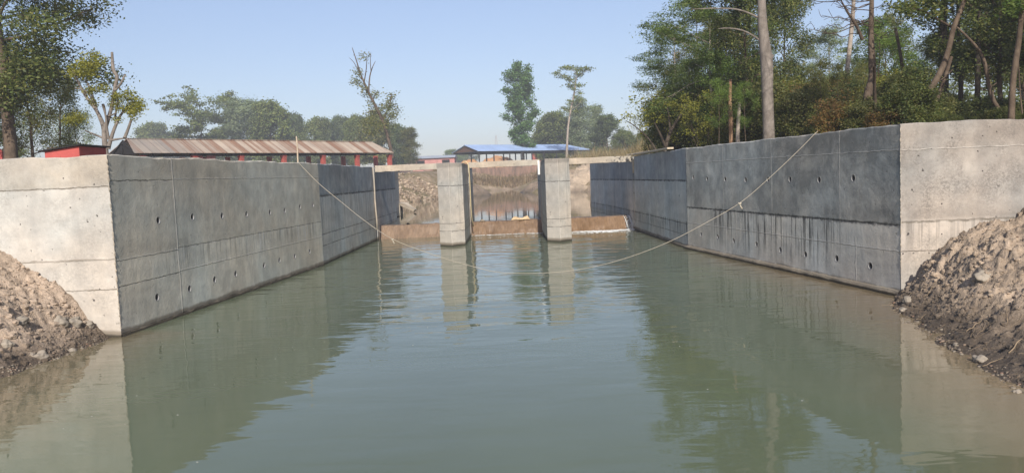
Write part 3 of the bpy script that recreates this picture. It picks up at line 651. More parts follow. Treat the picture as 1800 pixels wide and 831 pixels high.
# broken concrete apron jutting out of the bank beyond the left wing wall
mb = MB(); base = Vector((-7.0, 48.2, 0.55))
oL = [(0, 0, .62), (.35, -.1, .60), (1.05, -.2, .18), (1.10, .4, .16), (.4, 1.3, .62), (0, 1.3, .65)]
mb.v = [(x, y, z) for x, y, z in oL] + [(x * .9, y + .05, z - .10) for x, y, z in oL]
mb.f = [(0, 1, 2, 3, 4, 5), (11, 10, 9, 8, 7, 6)] + [(i, i + 6, (i + 1) % 6 + 6, (i + 1) % 6) for i in range(6)]
mb.box(-.25, .1, 0.05, 1.25, -.6, .5)
o = mb.build('concrete_slab', M['beam']); o.location = base; tag(o, 'tilted pale broken concrete slab jutting over the water beyond the left wall', 'slab')

# ------------------------------------------------------------------ spoil heaps
def heap(name, xs, ys, hf, mat, label, seed, res=0.03):
    nx_ = int((xs[1] - xs[0]) / res); ny_ = int((ys[1] - ys[0]) / res); mb = MB()
    for j in range(ny_ + 1):
        y = ys[0] + (ys[1] - ys[0]) * j / ny_
        for i in range(nx_ + 1):
            x = xs[0] + (xs[1] - xs[0]) * i / nx_
            mb.v.append((x, y, hf(x, y)))
    mb.f = [(j * (nx_ + 1) + i, j * (nx_ + 1) + i + 1, (j + 1) * (nx_ + 1) + i + 1, (j + 1) * (nx_ + 1) + i) for j in range(ny_) for i in range(nx_)]
    o = mb.build(name, mat, smooth=True); return tag(o, label, 'soil heap')
def clods(x, y, k):
    p = Vector((x, y, k)); q = mnoise.noise_vector(p * 3.0) * 0.16; q2 = mnoise.noise_vector(p * 9.0) * 0.05
    f = mnoise.fractal(p * 1.0, 0.9, 2.1, 5) * 0.16
    a = 0.5 + 0.5 * mnoise.noise(p * 0.9 + Vector((4, 2, 0)))
    v1 = mnoise.voronoi((p + q) * 1.9)[0]; v2 = mnoise.voronoi((p + q + q2) * 5.0)[0]; v3 = mnoise.voronoi((p + q2) * 12.0)[0]
    pl = lambda v, c: min(v[1] - v[0], c)
    return f * 1.25 + 0.26 * pl(v1, .22) * a + 0.11 * pl(v2, .30) * (.3 + a) + 0.09 * pl(v3, .35) + 0.05 * mnoise.noise(p * 9) + 0.022 * mnoise.noise(p * 24) - 0.08
def hfl(x, y):
    d = (shore_l(y) - x + 0.16 * fbm(x * 0.3, y, 1.3)) / (1 + .16 * max(0, 13.2 - y)); z = prof_l(d); k = min(1.0, max(0.12, (d + .1) * 1.6))
    return z + clods(x, y, 1.7) * k
def hfr(x, y):
    d = (x - shore_r(y) + 0.18 * fbm(x * 0.3 + 9, y, 1.2)) / (1 + .26 * max(0, 14.0 - y)); z = prof_r(d); k = min(1.2, max(0.12, (d + .1) * 1.8))
    return z + clods(x, y, 8.3) * k * 1.15
heap('spoil_heap', (-12.0, -5.9), (7.0, 13.45), hfl, M['soil_l'], 'pale heap of dug clay and stones against the left return wall', 1)
heap('spoil_heap', (4.2, 12.5), (5.0, 14.22), hfr, M['soil_r'], 'grey brown heap of churned clay with sticks against the right return wall', 2)

def stone_px(px, py, Yguess, s, label, seed, hf, mat=None, flat=.7):
    # march the view ray onto the heap surface
    r = ray(px, py); o = Vector((0, 0, CAMH)); t = 4.0 / r.y; p = o
    for _ in range(600):
        p = o + r * t
        if p.z <= max(hf(p.x, p.y), 0.0): break
        t += 0.02 / r.y
    return lump('stone', (p.x, p.y + s * .3, p.z - s * .05), (s * .85, s * .62, s * flat * .85), mat or M['stone'], label, 'stone', seed, None, 4, .42)
for k, (px, py, s, lab) in enumerate([(70, 626, .13, 'rounded grey stone at the foot of the left heap, two stones close beside it'), (54, 624, .07, 'small tan stone just left of a rounded grey stone on the left shore'),
        (124, 617, .085, 'pale flat stone at the waterline nearest the left wall corner'), (104, 567, .22, 'largest boulder half buried in the left heap'), (8, 606, .12, 'pale stone on the left heap at the photo edge'),
        (128, 566, .16, 'slanting slab of stone beside the largest boulder on the left heap'), (152, 571, .12, 'broken stone lump below the wall joint on the left heap'), (32, 565, .13, 'dusty stone in the middle of the left heap')]):
    stone_px(px, py, 11, s, lab, k + 1, hfl)
for k, (px, py, s, lab) in enumerate([(1727, 634, .11, 'smooth pale stone alone at the waterline of the right heap'), (1600, 528, .12, 'pale stone low on the right heap near the wall corner'),
        (1590, 546, .10, 'flat brown stone at the waterline under the right wall corner'), (1733, 486, .17, 'pale rock bedded high in the right heap'), (1790, 690, .06, 'small reddish stone at the near end of the right shore')]):
    stone_px(px, py, 11, s, lab, k + 21, hfr, M['soil_r'] if 'clay' in lab else None)
def pebbles(name, hf, shore, side, y0, y1, n, seed, label):
    rng = random.Random(seed); mb = MB()
    for _ in range(n):
        y = rng.uniform(y0, y1); d = abs(rng.gauss(0, .10)) + (rng.random() < .35) * rng.uniform(0, 1.8); x = shore(y) + side * (d - .03); z = max(hf(x, y), -.01); s = rng.uniform(.008, .028) * (1.6 if rng.random() < .08 else 1)
        b = len(mb.v); K = 6
        for ring, (rr, zz) in enumerate(((.6, -.4), (1, 0), (.65, .5))):
            for t in range(K):
                a = 2 * PI * t / K + ring * .4; mb.v.append((x + math.cos(a) * s * rr * rng.uniform(.8, 1.2), y + math.sin(a) * s * rr * rng.uniform(.7, 1.1), z + zz * s))
        for ring in range(2): mb.f += [(b + ring * K + t, b + ring * K + (t + 1) % K, b + (ring + 1) * K + (t + 1) % K, b + (ring + 1) * K + t) for t in range(K)]
        mb.f.append(tuple(b + 2 * K + t for t in range(K)))
    g = G(name + '_mat'); c = g.ramp(g.island(), [(0, (.07, .055, .04)), (.4, (.15, .12, .09)), (.75, (.23, .20, .155)), (1, (.20, .12, .08))])
    return tag(mb.build(name, g.done(c, .7), smooth=True), label, None, None, 'stuff')
pebbles('pebbles', hfl, shore_l, -1, 9.5, 13.2, 420, 5, 'pebbles scattered along the left shore and heap')
pebbles('pebbles', hfr, shore_r, 1, 7.0, 14.0, 620, 6, 'pebbles scattered along the right shore and heap')
def clod_stuff(name, hf, gen, n, mat, label, seed):
    rng = random.Random(seed); bm0 = bmesh.new(); bmesh.ops.create_icosphere(bm0, subdivisions=2, radius=1.0)
    V0 = [v.co.copy() for v in bm0.verts]; F0 = [tuple(v.index for v in f.verts) for f in bm0.faces]; bm0.free(); mb = MB()
    for k in range(n):
        x, y = gen(rng); z = hf(x, y)
        if z < .02: continue
        s = min(.065, .009 + rng.expovariate(1) * .0135); sc = Vector((rng.uniform(.7, 1.5), rng.uniform(.7, 1.3), rng.uniform(.5, 1.0))) * s; R = Matrix.Rotation(rng.uniform(0, 6.3), 3, 'Z') @ Matrix.Rotation(rng.uniform(-.7, .7), 3, 'X')
        vs = []
        for v in V0:
            d = 1 + .55 * mnoise.noise(v * 1.7 + Vector((k * 1.3, k * .7, 0)))
            q = Vector((v.x * sc.x, v.y * sc.y, v.z * sc.z)) * d; q = Vector((max(-.8 * sc.x, min(.8 * sc.x, q.x)), max(-.8 * sc.y, min(.85 * sc.y, q.y)), min(.75 * sc.z, q.z)))
            vs.append(R @ q + Vector((x, y, z - s * .25)))
        mb.add(vs, F0)
    return tag(mb.build(name, mat), label, None, None, 'stuff')
clod_stuff('clods', hfr, lambda r: (lambda y: (shore_r(y) + abs(r.gauss(0, 1.1)) + .02, y))(14.15 - abs(r.gauss(0, 3.0))), 2600, M['soil_r'], 'broken clay clods lying all over the right heap', 3)
clod_stuff('clods', hfl, lambda r: (lambda y: (shore_l(y) - abs(r.gauss(0, 1.1)) - .02, y))(13.35 - abs(r.gauss(0, 1.6))), 1700, M['soil_l'], 'broken clay clods lying all over the left heap', 4)
def stick(px, py, L, ang, r, label, hf, seed):
    rr = ray(px, py); o = Vector((0, 0, CAMH)); t = 4.0 / rr.y
    for _ in range(600):
        p = o + rr * t
        if p.z <= max(hf(p.x, p.y), 0.0): break
        t += 0.02 / rr.y
    rng = random.Random(seed); d = Vector((math.cos(ang), math.sin(ang) * .5, 0)); pts = []
    for i in range(6):
        q = p + d * (L * (i / 5 - .5)); q.z = max(hf(q.x, q.y), 0) + .02 + rng.uniform(0, .025); pts.append(q - p)
    mb = MB(); r *= .6; mb.tube(pts, [r, r, r * .95, r * .85, r * .7, r * .5], 6); s = mb.build('stick', M['twig'], smooth=True); s.location = p; tag(s, label, 'stick', 'sticks on the right heap')
for k, (px, py, L, a, r, lab) in enumerate([(1712, 577, .32, .6, .012, 'pale stick lying in the middle of the right heap'), (1785, 614, .30, .7, .014, 'pale broken stick near the right photo edge, above the shore'), (1620, 562, .42, .9, .008, 'thin twig standing at the waterline below the right wall corner'),
        (1770, 560, .4, 1.3, .007, 'thin upright twig high on the right heap at the photo edge'), (1745, 640, .3, .4, .009, 'dark twig beside the smooth pale stone on the right shore'), (1640, 510, .35, .2, .007, 'thin pale twig across the upper right heap')]):
    stick(px, py, L, a, r, lab, hfr, k)
mb = MB(); rng = random.Random(77)
for _ in range(150):
    y = rng.uniform(7, 14); d = abs(rng.gauss(.1, .6)); x = shore_r(y) + d; L = rng.uniform(.05, .22); a = rng.uniform(0, 6.28); dd = Vector((math.cos(a), math.sin(a), 0)); pts = []
    for i in range(4):
        q = Vector((x, y, 0)) + dd * (L * i / 3); q.z = max(hfr(q.x, q.y), 0) + .006 + rng.uniform(0, .02); pts.append(q)
    mb.tube(pts, rng.uniform(.0012, .003), 4)
tag(mb.build('twig_litter', M['twig']), 'thin twigs and straw littering the right heap', None, None, 'stuff')

# ------------------------------------------------------------------ far banks: rubble, heaps, brick wall
def rubble(name, n, gen, mat, label, seed):
    rng = random.Random(seed); bm0 = bmesh.new(); bmesh.ops.create_icosphere(bm0, subdivisions=1, radius=1.0)
    V0 = [v.co.copy() for v in bm0.verts]; F0 = [tuple(v.index for v in f.verts) for f in bm0.faces]; bm0.free(); mb = MB()
    for _ in range(n):
        x, y, s = gen(rng); z = max(terrain(x, y), .45); R = Matrix.Rotation(rng.uniform(0, 6), 3, 'Z') @ Matrix.Rotation(rng.uniform(-.6, .6), 3, 'X')
        sc = Vector((rng.uniform(.7, 1.3), rng.uniform(.6, 1.1), rng.uniform(.45, .85))) * s
        mb.add([R @ Vector((v.x * sc.x * rng.uniform(.8, 1.2), v.y * sc.y * rng.uniform(.8, 1.2), v.z * sc.z * rng.uniform(.8, 1.2))) + Vector((x, y, z + s * .2)) for v in V0], F0)
    return tag(mb.build(name, mat), label, None, None, 'stuff')
g = G('rubble_stone'); c = g.ramp(g.island(), [(0, (.17, .125, .085)), (.5, (.30, .23, .16)), (1, (.44, .36, .265))]); M['rubble'] = g.done(c, .9, g.bump(g.noise(g.obj, 4, 4), .5, .1))
def gl(r):
    y = r.uniform(56, 84); d = abs(r.gauss(0, 3.0)); x = float(np.interp(y, [50, 62, 71, 80, 86], [-6.9, -8.7, -9.4, -7.8, -4.4])) - d; return x, y, r.uniform(.07, .24)
rubble('rubble', 1100, gl, M['rubble'], 'pale rubble stones covering the bank beyond the left wall', 3)
def mound(name, c, rx, ry, h, mat, label, cat, seed, amp=.25, res=34):
    mb = MB()
    for j in range(res + 1):
        for i in range(res + 1):
            u = i / res * 2 - 1; v = j / res * 2 - 1; d = math.hypot(u, v)
            z = h * max(0, 1 - d ** 1.5) ; x = u * rx; y = v * ry; p = Vector((x * .9 + seed, y * .9, seed))
            z += h * amp * (mnoise.fractal(p, .9, 2, 5) + .7 * (mnoise.voronoi(p * 1.6)[0][1] - mnoise.voronoi(p * 1.6)[0][0]) - .2) * max(0, min(1, (1.1 - d) * 3)) - (.5 if d > 1 else 0)
            mb.v.append((x, y, z))
    mb.f = [(j * (res + 1) + i, j * (res + 1) + i + 1, (j + 1) * (res + 1) + i + 1, (j + 1) * (res + 1) + i) for j in range(res) for i in range(res)]
    o = mb.build(name, mat, smooth=True); o.location = c; return tag(o, label, cat)
M['sand'] = soil('far_sand', (.52, .425, .32), (.2, .16, .12), .3, 3)
M['mud'] = soil('far_mud', (.30, .235, .175), (.11, .09, .065), .3, 3)
mound('spoil_heap', (9.2, 90.0, .5), 4.6, 4.5, 3.0, M['sand'], 'pale lumpy spoil heap beyond the right bay, mirrored in the pool', 'soil heap', 2)
mound('spoil_heap', (-5.6, 90.0, .45), 3.6, 5, 1.7, M['mud'], 'dull brown spoil heap right of the left pier beyond the middle bay', 'soil heap', 5)
mound('spoil_heap', (4.4, 96, .45), 3.4, 4, 1.6, M['mud'], 'dull brown spoil heap left of the right pier beyond the middle bay', 'soil heap', 9)
g = G('old_brick'); P = g.obj; br = g.n.new('ShaderNodeTexBrick'); g.link(g.comb(g.sep(P)[0], g.sep(P)[2], 0.0), br.inputs['Vector']); br.inputs['Scale'].default_value = 4.0
br.inputs['Color1'].default_value = (.31, .17, .12, 1); br.inputs['Color2'].default_value = (.25, .16, .12, 1); br.inputs['Mortar'].default_value = (.22, .19, .16, 1)
stn = g.noise(g.scale(P, (1.6, 1, .35)), 1.0, 6, .7)
M['brick'] = g.done(g.mix(g.mr(stn, .4, .62, 0, .75), br.outputs[0], (.075, .062, .05)), .95)
mb = MB()
for i in range(20):
    x0 = -14 + i * 1.5; mb.box(x0, x0 + 1.49, 0, .35, -1.2, 1.18 + .05 * math.sin(i * 2.3))
mb.box(-14, 16, -.25, 0.0, -1.2, -.05)
o = mb.build('brick_wall', M['brick']); o.location = (0, 127.0, 3.0); tag(o, 'long low stained brick wall on the far bank seen under the beams', 'wall')

# ------------------------------------------------------------------ sheds
def rusty():
    g = G('rusty_sheet'); x, y, z = g.sep(g.obj)
    st = g.noise(g.comb(g.math('MULTIPLY', x, 1.5), 2.0, g.math('MULTIPLY', z, .10)), 1.0, 5, .75, .1)
    sheet = g.noise(g.comb(g.math('FLOOR', g.math('MULTIPLY', x, 1.25)), 5.0, 0.0), 3.7, 0)
    pt = g.noise(g.obj, .35, 6, .7)
    c = g.mix(g.mr(pt, .35, .65), (.40, .33, .26), (.52, .43, .33))
    c = g.mix(g.mr(g.math('ADD', st, g.math('MULTIPLY', g.math('SUBTRACT', sheet, .5), .55)), .46, .64, 0, .8), c, (.22, .095, .045))
    c = g.mix(g.math('MULTIPLY', g.mr(x, 3.5, 9, .6, 0), g.mr(st, .4, .55, 1, .3)), c, (.16, .165, .17))
    rib = g.math('ABSOLUTE', g.math('SUBTRACT', g.math('FRACT', g.math('MULTIPLY', x, 1.25)), .5))
    c = g.mix(g.mr(rib, .45, .485, 0, .6), c, (.10, .06, .045))
    cor = g.math('SINE', g.math('MULTIPLY', x, 42.0))
    return g.done(c, .75, g.bump(cor, .5, .03), .3)
M['rust'] = rusty()
# long open shed: local frame, x along the ridge
eL = at(232, 267, 66.0); eR = at(688, 267, 90.0); dS = Vector((eR.x - eL.x, eR.y - eL.y, 0)); LS = dS.length; dS.normalize(); aS = math.atan2(dS.y, dS.x)
WS = 4.3; zE = (eL.z + eR.z) / 2; gz_ = 3.0
shed = empty('open_shed', (eL.x, eL.y, gz_), 'long open shed with rusty tin roof on red pillars behind the left wall', 'shed', rz=aS)
he = zE - gz_; hr = he + 1.22; slope = (eR.z - eL.z) / LS
def zf(x): return (x / LS - .5) * (eR.z - eL.z)
def roof_sheet(L, x0, x1, xa, xb, w0, he, hr, W, mat, root, thick=.05):
    mb = MB()
    for (ya, yb, za, zb) in ((-.35, W / 2, he - .13, hr), (W + .35, W / 2, he - .13, hr)):
        lo = [(x0, ya, za + zf(x0)), (x1, ya, za + zf(x1)), (xb, yb, zb + zf(xb)), (xa, yb, zb + zf(xa))]
        vs = lo + [(p[0], p[1], p[2] + thick) for p in lo]
        mb.add(vs, [(0, 1, 2, 3), (7, 6, 5, 4), (0, 4, 5, 1), (1, 5, 6, 2), (2, 6, 7, 3), (3, 7, 4, 0)])
    o = mb.build('roof', mat, root)
    bm = bmesh.new(); bm.from_mesh(o.data); bmesh.ops.recalc_face_normals(bm, faces=bm.faces); bm.to_mesh(o.data); bm.free()
    rc = MB(); rc.bar((xa, W / 2, hr + thick + zf(xa)), (xb, W / 2, hr + thick + zf(xb)), .35, .05); rc.build('ridge_cap', mat, o)
    return o
roof_sheet(LS, 0, LS, .7, LS - 1.0, 0, he, hr, WS, M['rust'], shed)
mb = MB(); nt = 9
for i in range(nt):
    x = .25 + (LS - .5) * i / (nt - 1); z0 = he - .18 + zf(x)
    mb.bar((x, -.1, z0 + .03), (x, WS + .1, z0 + .03), .10, .10); mb.bar((x, WS / 2, z0), (x, WS / 2, z0 + 1.1), .08, .1)
    mb.bar((x, 0, z0), (x, WS / 2, z0 + 1.12), .08, .12); mb.bar((x, WS, z0), (x, WS / 2, z0 + 1.12), .08, .12)
for yy in (-.05, WS + .05): mb.bar((0, yy, he - .15 + zf(0)), (LS, yy, he - .15 + zf(LS)), .12, .10)
mb.build('roof_truss', M['dark_in'], shed)
mb = MB(); mb.add([(.32, .05, he - .1 + zf(0)), (.32, WS - .05, he - .1 + zf(0)), (.32, WS / 2, hr - .08 + zf(0)), (.40, .05, he - .1 + zf(0)), (.40, WS - .05, he - .1 + zf(0)), (.40, WS / 2, hr - .08 + zf(0))], [(0, 1, 2), (5, 4, 3), (0, 3, 4, 1), (1, 4, 5, 2), (2, 5, 3, 0)])
mb.build('gable_infill', M['dark_in'], shed)  # near-black sheet painting the shaded interior behind the open gable
def u_on(px, yoff):
    p0 = Vector((eL.x, eL.y, 0)) + Vector((-dS.y, dS.x, 0)) * yoff; h = on_plane(px, 275, p0, dS); return (h - p0).dot(dS)
fr = [u_on(p, 0.15) for p in (342, 424, 499, 568, 628, 685)]; fr = [fr[0] - 2 * (fr[1] - fr[0]), fr[0] - (fr[1] - fr[0])] + fr
for x in fr:
    mb = MB(); mb.box(-.21, .21, -.06, .36, -1.2, he - .28 + zf(x)); mb.box(-.25, .25, -.10, .40, he - .52 + zf(x), he - .30 + zf(x)); o = mb.build('pillar', M['brick_red'], shed, bevel=.02); o.location = (x, 0.05, 0)
for x in [u_on(p, WS - .3) for p in (321, 360, 401, 474, 543, 604, 661)]:
    mb = MB(); mb.box(-.2, .2, -.2, .2, -1.2, he - .28 + zf(x)); o = mb.build('pillar', M['brick_red'], shed, bevel=.02); o.location = (x, WS - .2, 0)
def cloth_px(px, py, w_, h_, label, mat):
    x = u_on(px, WS * .5); p = Vector((eL.x, eL.y, 0)) + dS * x + Vector((-dS.y, dS.x, 0)) * WS * .5; z = at(px, py, p.y).z
    mb = MB(); n = 10
    for i in range(n + 1):
        yy = .06 * math.sin(i * 1.5); mb.v += [((i / n - .5) * w_, yy, 0), ((i / n - .5) * w_, yy * .4, h_)]
    mb.f = [(2 * i, 2 * i + 2, 2 * i + 3, 2 * i + 1) for i in range(n)]
    o = mb.build('hanging_cloth', mat, smooth=True); o.location = (p.x, p.y, z - h_); o.rotation_euler = (0, 0, aS); md = o.modifiers.new('s', 'SOLIDIFY'); md.thickness = .02
    tag(o, label, 'cloth', 'pink cloths hanging in the shed')
cloth_px(350, 273.2, .75, .6, 'pink cloth hanging in the shed beside the first visible red pillar', M['pink_cloth'])
cloth_px(371, 273.4, .95, .6, 'wider pink cloth hanging in the shed under the roof', M['pink_cloth'])

# blue roofed open shed far behind the piers
bL = at(840, 264.8, 140.0); bR = at(1037, 262.5, 158.0); dB = Vector((bR.x - bL.x, bR.y - bL.y, 0)); LB_ = dB.length; dB.normalize(); aB = math.atan2(dB.y, dB.x)
WB = 7.6; gB = 4.1; heB = bL.z - gB; slopeB = (bR.z - bL.z) / LB_
shed = empty('open_shed', (bL.x, bL.y, gB), 'open shed with flat blue tin roof on thin steel posts behind the piers', 'shed', rz=aB)
eL_s, eR_s = eL, eR
def zf(x): return x * slopeB
roof_sheet(LB_, -.2, LB_ + .3, -.2, LB_ - 3.0, 0, heB, heB + 1.15, WB, M['blue_roof'], shed, .06)
mb = MB()
mb.add([(.1, .1, heB - .1), (.1, WB - .1, heB - .1), (.1, WB / 2, heB + 1.0), (.2, .1, heB - .1), (.2, WB - .1, heB - .1), (.2, WB / 2, heB + 1.0)], [(0, 1, 2), (5, 4, 3), (0, 3, 4, 1), (1, 4, 5, 2), (2, 5, 3, 0)])
mb.build('gable_infill', plain('brown_board', (.10, .06, .045), .9), shed)
mb = MB()
for yy in (0, WB): mb.bar((0, yy, heB - .25 + zf(0)), (LB_, yy, heB - .25 + zf(LB_)), .14, .3)
mb.build('eave_beam', M['steel'], shed)
def u_onB(px, yoff):
    p0 = Vector((bL.x, bL.y, 0)) + Vector((-dB.y, dB.x, 0)) * yoff; h = on_plane(px, 270, p0, dB); return (h - p0).dot(dB)
for pxs, yo in (((842, 868, 896, 916, 935, 956, 978, 1005), 0.1), ((784, 828, 855, 885, 906, 925, 942), WB - .1)):
    for px in pxs:
        x = u_onB(px, yo)
        if -1 < x < LB_ + 1:
            mb = MB(); mb.box(-.085, .085, -.085, .085, -.6, heB - .2 + zf(x)); o = mb.build('post', M['steel'], shed); o.location = (x, yo, 0)
# orange soil heaps under the blue shed
for k, (px, w_, h_, lab) in enumerate([(826, 3.4, 2.7, 'orange soil heap behind the left pier under the blue shed'), (875, 4.6, 3.2, 'larger orange soil heap behind the middle beam under the blue shed')]):
    p = at(px, 276, 172); mound('soil_mound', (p.x, 172, 4.1), w_ * 1.5, 4, h_, M['orange_soil'], lab, 'soil heap', 11 + k, .12)

# pink house with grey roof
def house(px0, px1, Y, ztop_px, eave_px, base, wall, roof, label, depth=6.0, wins=((.16, .10), (.45, .12), (.85, .12)), rot=0.0):
    a = at(px0, eave_px, Y); b = at(px1, eave_px, Y); L = b.x - a.x; root = empty('house', (a.x, Y, base), label, 'house', rz=rot)
    H_ = a.z - base; T_ = at(px0, ztop_px, Y).z - base
    mb = MB(); mb.box(.15, L - .15, .2, depth, -.5, H_); mb.build('wall', wall, root)
    mb = MB(); mb.add([(0, -.3, H_ - .02), (L, -.3, H_ - .02), (L, depth / 2, T_), (.8, depth / 2, T_), (0, depth + .3, H_ - .02), (L, depth + .3, H_ - .02)], [(0, 1, 2, 3), (3, 2, 5, 4), (0, 3, 4), (1, 5, 2), (0, 4, 5, 1)])
    mb.build('roof', roof, root)
    for (f, ww) in wins:
        mb = MB(); ww *= L; x = f * L; mb.box(x - ww / 2, x + ww / 2, .12, .19, H_ - 1.35, H_ - .45); mb.build('window', M['dark_in'], root)
        mb = MB(); mb.box(x - ww / 2 - .1, x + ww / 2 + .1, .05, .19, H_ - 1.5, H_ - 1.37); mb.build('window_sill', wall, root)
    return root
house(690, 800, 172, 276, 281.0, 4.2, M['pink_wall'], M['grey_roof'], 'low pink house with grey tin roof between the left pier and rusty shed')
house(935, 985, 230, 263, 268, 4.3, M['brick_red'], M['brick_red'], 'distant red brick house seen under the right end of the blue roof', wins=((.3, .15), (.7, .15)))
# red lean-to at left
p0 = at(78, 262, 24); p1 = at(139, 262, 24); root = empty('lean_to', (p0.x, 24, 2.85), 'red walled lean-to with sloping dark roof behind the left wall', 'shed')
z0 = at(78, 267, 24).z - 2.85; z1 = at(140, 257, 24).z - 2.85; L = p1.x - p0.x
mb = MB(); mb.add([(0, 0, -.3), (L, 0, -.3), (L, 0, z1), (0, 0, z0), (0, 1.6, -.3), (L, 1.6, -.3), (L, 1.6, z1), (0, 1.6, z0)], [(0, 1, 2, 3), (5, 4, 7, 6), (4, 0, 3, 7), (1, 5, 6, 2), (3, 2, 6, 7)]); mb.build('wall', M['red_wall'], root)
mb = MB(); mb.bar((-.15, 0.8, z0 + .02), (L + .1, 0.8, z1 + .045), 1.8, .04); mb.build('roof', M['dark_in'], root)
q = at(2, 275, 36); mb = MB(); mb.box(-.12, .12, -.12, .12, -.5, at(2, 264, 36).z - 2.85); mb.box(-.15, .15, -.15, .15, at(2, 264, 36).z - 2.85, at(2, 263, 36).z - 2.85); o = mb.build('red_post', M['red_wall'], bevel=.01); o.location = (q.x, 36, 2.85); tag(o, 'short red post at the left photo edge beside the big trunk', 'post')
# lattice tower far away
tp = at(873, 266, 420); root = empty('lattice_tower', (tp.x, 420, 4.3), 'faint far lattice power tower left of the tall leafy column tree', 'pylon'); Ht = at(873, 238, 420).z - 4.3
mb = MB()
for sx in (-1, 1):
    for sy in (-1, 1): mb.bar((sx * 1.6, sy * 1.6, 0), (sx * .25, sy * .25, Ht), .16, .16)
for k in range(7):
    a = k / 7; b = (k + 1) / 7; wa = 1.6 - 1.35 * a; wb = 1.6 - 1.35 * b
    for sy in (-1, 1): mb.bar((-wa, sy * wa, a * Ht), (wb, sy * wb, b * Ht), .09, .09); mb.bar((wa, sy * wa, a * Ht), (-wb, sy * wb, b * Ht), .09, .09)
mb.build('lattice', M['pipe'], root)
mb = MB()
for f in (.72, .86):
    mb = MB(); mb.bar((-2.2, 0, f * Ht), (2.2, 0, f * Ht), .15, .15); mb.build('cross_arm', M['pipe'], root)

# ------------------------------------------------------------------ trees
def leaves(name, C, S, rng, mat, parent, aspect=.5, up=.2, droop=.2, fold=.12, out=1.1):
    N = len(C); C = np.asarray(C); S = np.asarray(S)[:, None]
    d = rng.normal(size=(N, 3)); d[:, 2] = d[:, 2] * .5 - droop; d /= np.linalg.norm(d, axis=1)[:, None]
    n = rng.normal(size=(N, 3)); n[:, 2] += up * 2 + .25; rad_ = np.linalg.norm(C[:, :2], axis=1)[:, None] + .15; n[:, :2] += out * C[:, :2] / rad_; n -= d * (n * d).sum(1)[:, None]; n /= np.linalg.norm(n, axis=1)[:, None] + 1e-9
    s = np.cross(d, n)
    V = np.empty((N, 4, 3)); V[:, 0] = C - d * S * .5; V[:, 1] = C + s * S * aspect * .5 + n * S * fold; V[:, 2] = C + d * S * .5; V[:, 3] = C - s * S * aspect * .5 + n * S * fold
    me = bpy.data.meshes.new(name); me.vertices.add(N * 4); me.vertices.foreach_set('co', V.ravel().astype(np.float32))
    me.loops.add(N * 4); me.loops.foreach_set('vertex_index', np.arange(N * 4, dtype=np.int32))
    me.polygons.add(N); me.polygons.foreach_set('loop_start', np.arange(0, N * 4, 4, dtype=np.int32)); me.polygons.foreach_set('loop_total', np.full(N, 4, dtype=np.int32))
    me.materials.append(mat); me.update(calc_edges=True); me.validate()
    o = bpy.data.objects.new(name, me); COL.objects.link(o); o.parent = parent; return o

def grow(seed, H, r0, lean=(0, 0), wander=.12, start=.3, n1=12, len1=.35, up1=.5, n2=5, len2=.45, shape='round', stems=1, r1=.38, droop=0.0):
    """returns branch polylines [(pts, radii)] and twig anchors [(pos)]"""
    rng = random.Random(seed); br = []; tw = []
    for sidx in range(stems):
        if stems > 1:
            a = 2 * PI * sidx / stems + rng.uniform(-.4, .4); tilt = rng.uniform(.15, .5); dx, dy = math.cos(a) * tilt, math.sin(a) * tilt; h = H * rng.uniform(.75, 1.0); rr = r0 * rng.uniform(.7, 1)
        else: dx, dy, h, rr = lean[0], lean[1], H, r0
        m = 9; pts = []; rad = []; ox = oy = 0
        for i in range(m + 1):
            t = i / m; ox += rng.uniform(-1, 1) * wander * h / m; oy += rng.uniform(-1, 1) * wander * h / m
            pts.append(Vector((dx * h * t + ox * (t > 0), dy * h * t + oy * (t > 0), h * t))); rad.append(rr * (1 - .86 * t) * (1.25 if i == 0 else 1))
        pts[0].z = -.3; br.append((pts, rad)); ga = rng.uniform(0, 6)
        for k in range(n1):
            f = start + (1 - start) * (k + rng.random() * .8) / n1; f = min(.985, f); i = f * m; i0 = int(i); p = pts[i0].lerp(pts[min(i0 + 1, m)], i - i0)
            g_ = (f - start) / (1 - start)
            sh = {'round': math.sin(PI * (.18 + .74 * g_)), 'cone': 1.05 - .85 * g_, 'flat': .35 + .75 * g_, 'col': .55 + .25 * math.sin(PI * g_)}[shape]
            ga += 2.4 + rng.uniform(-.5, .5); L = H * len1 * sh * rng.uniform(.7, 1.2)
            u_ = up1 + rng.uniform(-.2, .25) + (.4 * g_ if shape != 'flat' else 0); d = Vector((math.cos(ga), math.sin(ga), u_)).normalized(); q = p.copy(); lp = [q.copy()]; r_ = rad[i0] * r1 + .004; lr = [r_]
            nn = 5
            for s_ in range(nn):
                d = (d + Vector((rng.uniform(-.28, .28), rng.uniform(-.28, .28), rng.uniform(-.2, .25) - droop))).normalized(); q = q + d * (L / nn); lp.append(q.copy()); lr.append(r_ * (1 - .85 * (s_ + 1) / nn))
            br.append((lp, lr))
            for b in range(n2):
                f2 = .3 + .7 * (b + rng.random()) / n2; j = min(nn - .01, f2 * nn); j0 = int(j); q = lp[j0].lerp(lp[j0 + 1], j - j0); L2 = L * len2 * rng.uniform(.5, 1.1) * (1.15 - .5 * f2)
                d2 = (d + Vector((rng.uniform(-1, 1), rng.uniform(-1, 1), rng.uniform(-.5, .8) - droop))).normalized(); bp = [q.copy()]; rb = max(.004, lr[j0] * .5); rbs = [rb]
                for s_ in range(3):
                    d2 = (d2 + Vector((rng.uniform(-.3, .3), rng.uniform(-.3, .3), rng.uniform(-.25, .25) - droop))).normalized(); q = q + d2 * (L2 / 3); bp.append(q.copy()); rbs.append(rb * (1 - .27 * (s_ + 1))); tw.append(q.copy())
                br.append((bp, rbs)); tw.append(q + d2 * L2 * .1)
            tw.append(lp[-1].copy())
    return br, tw

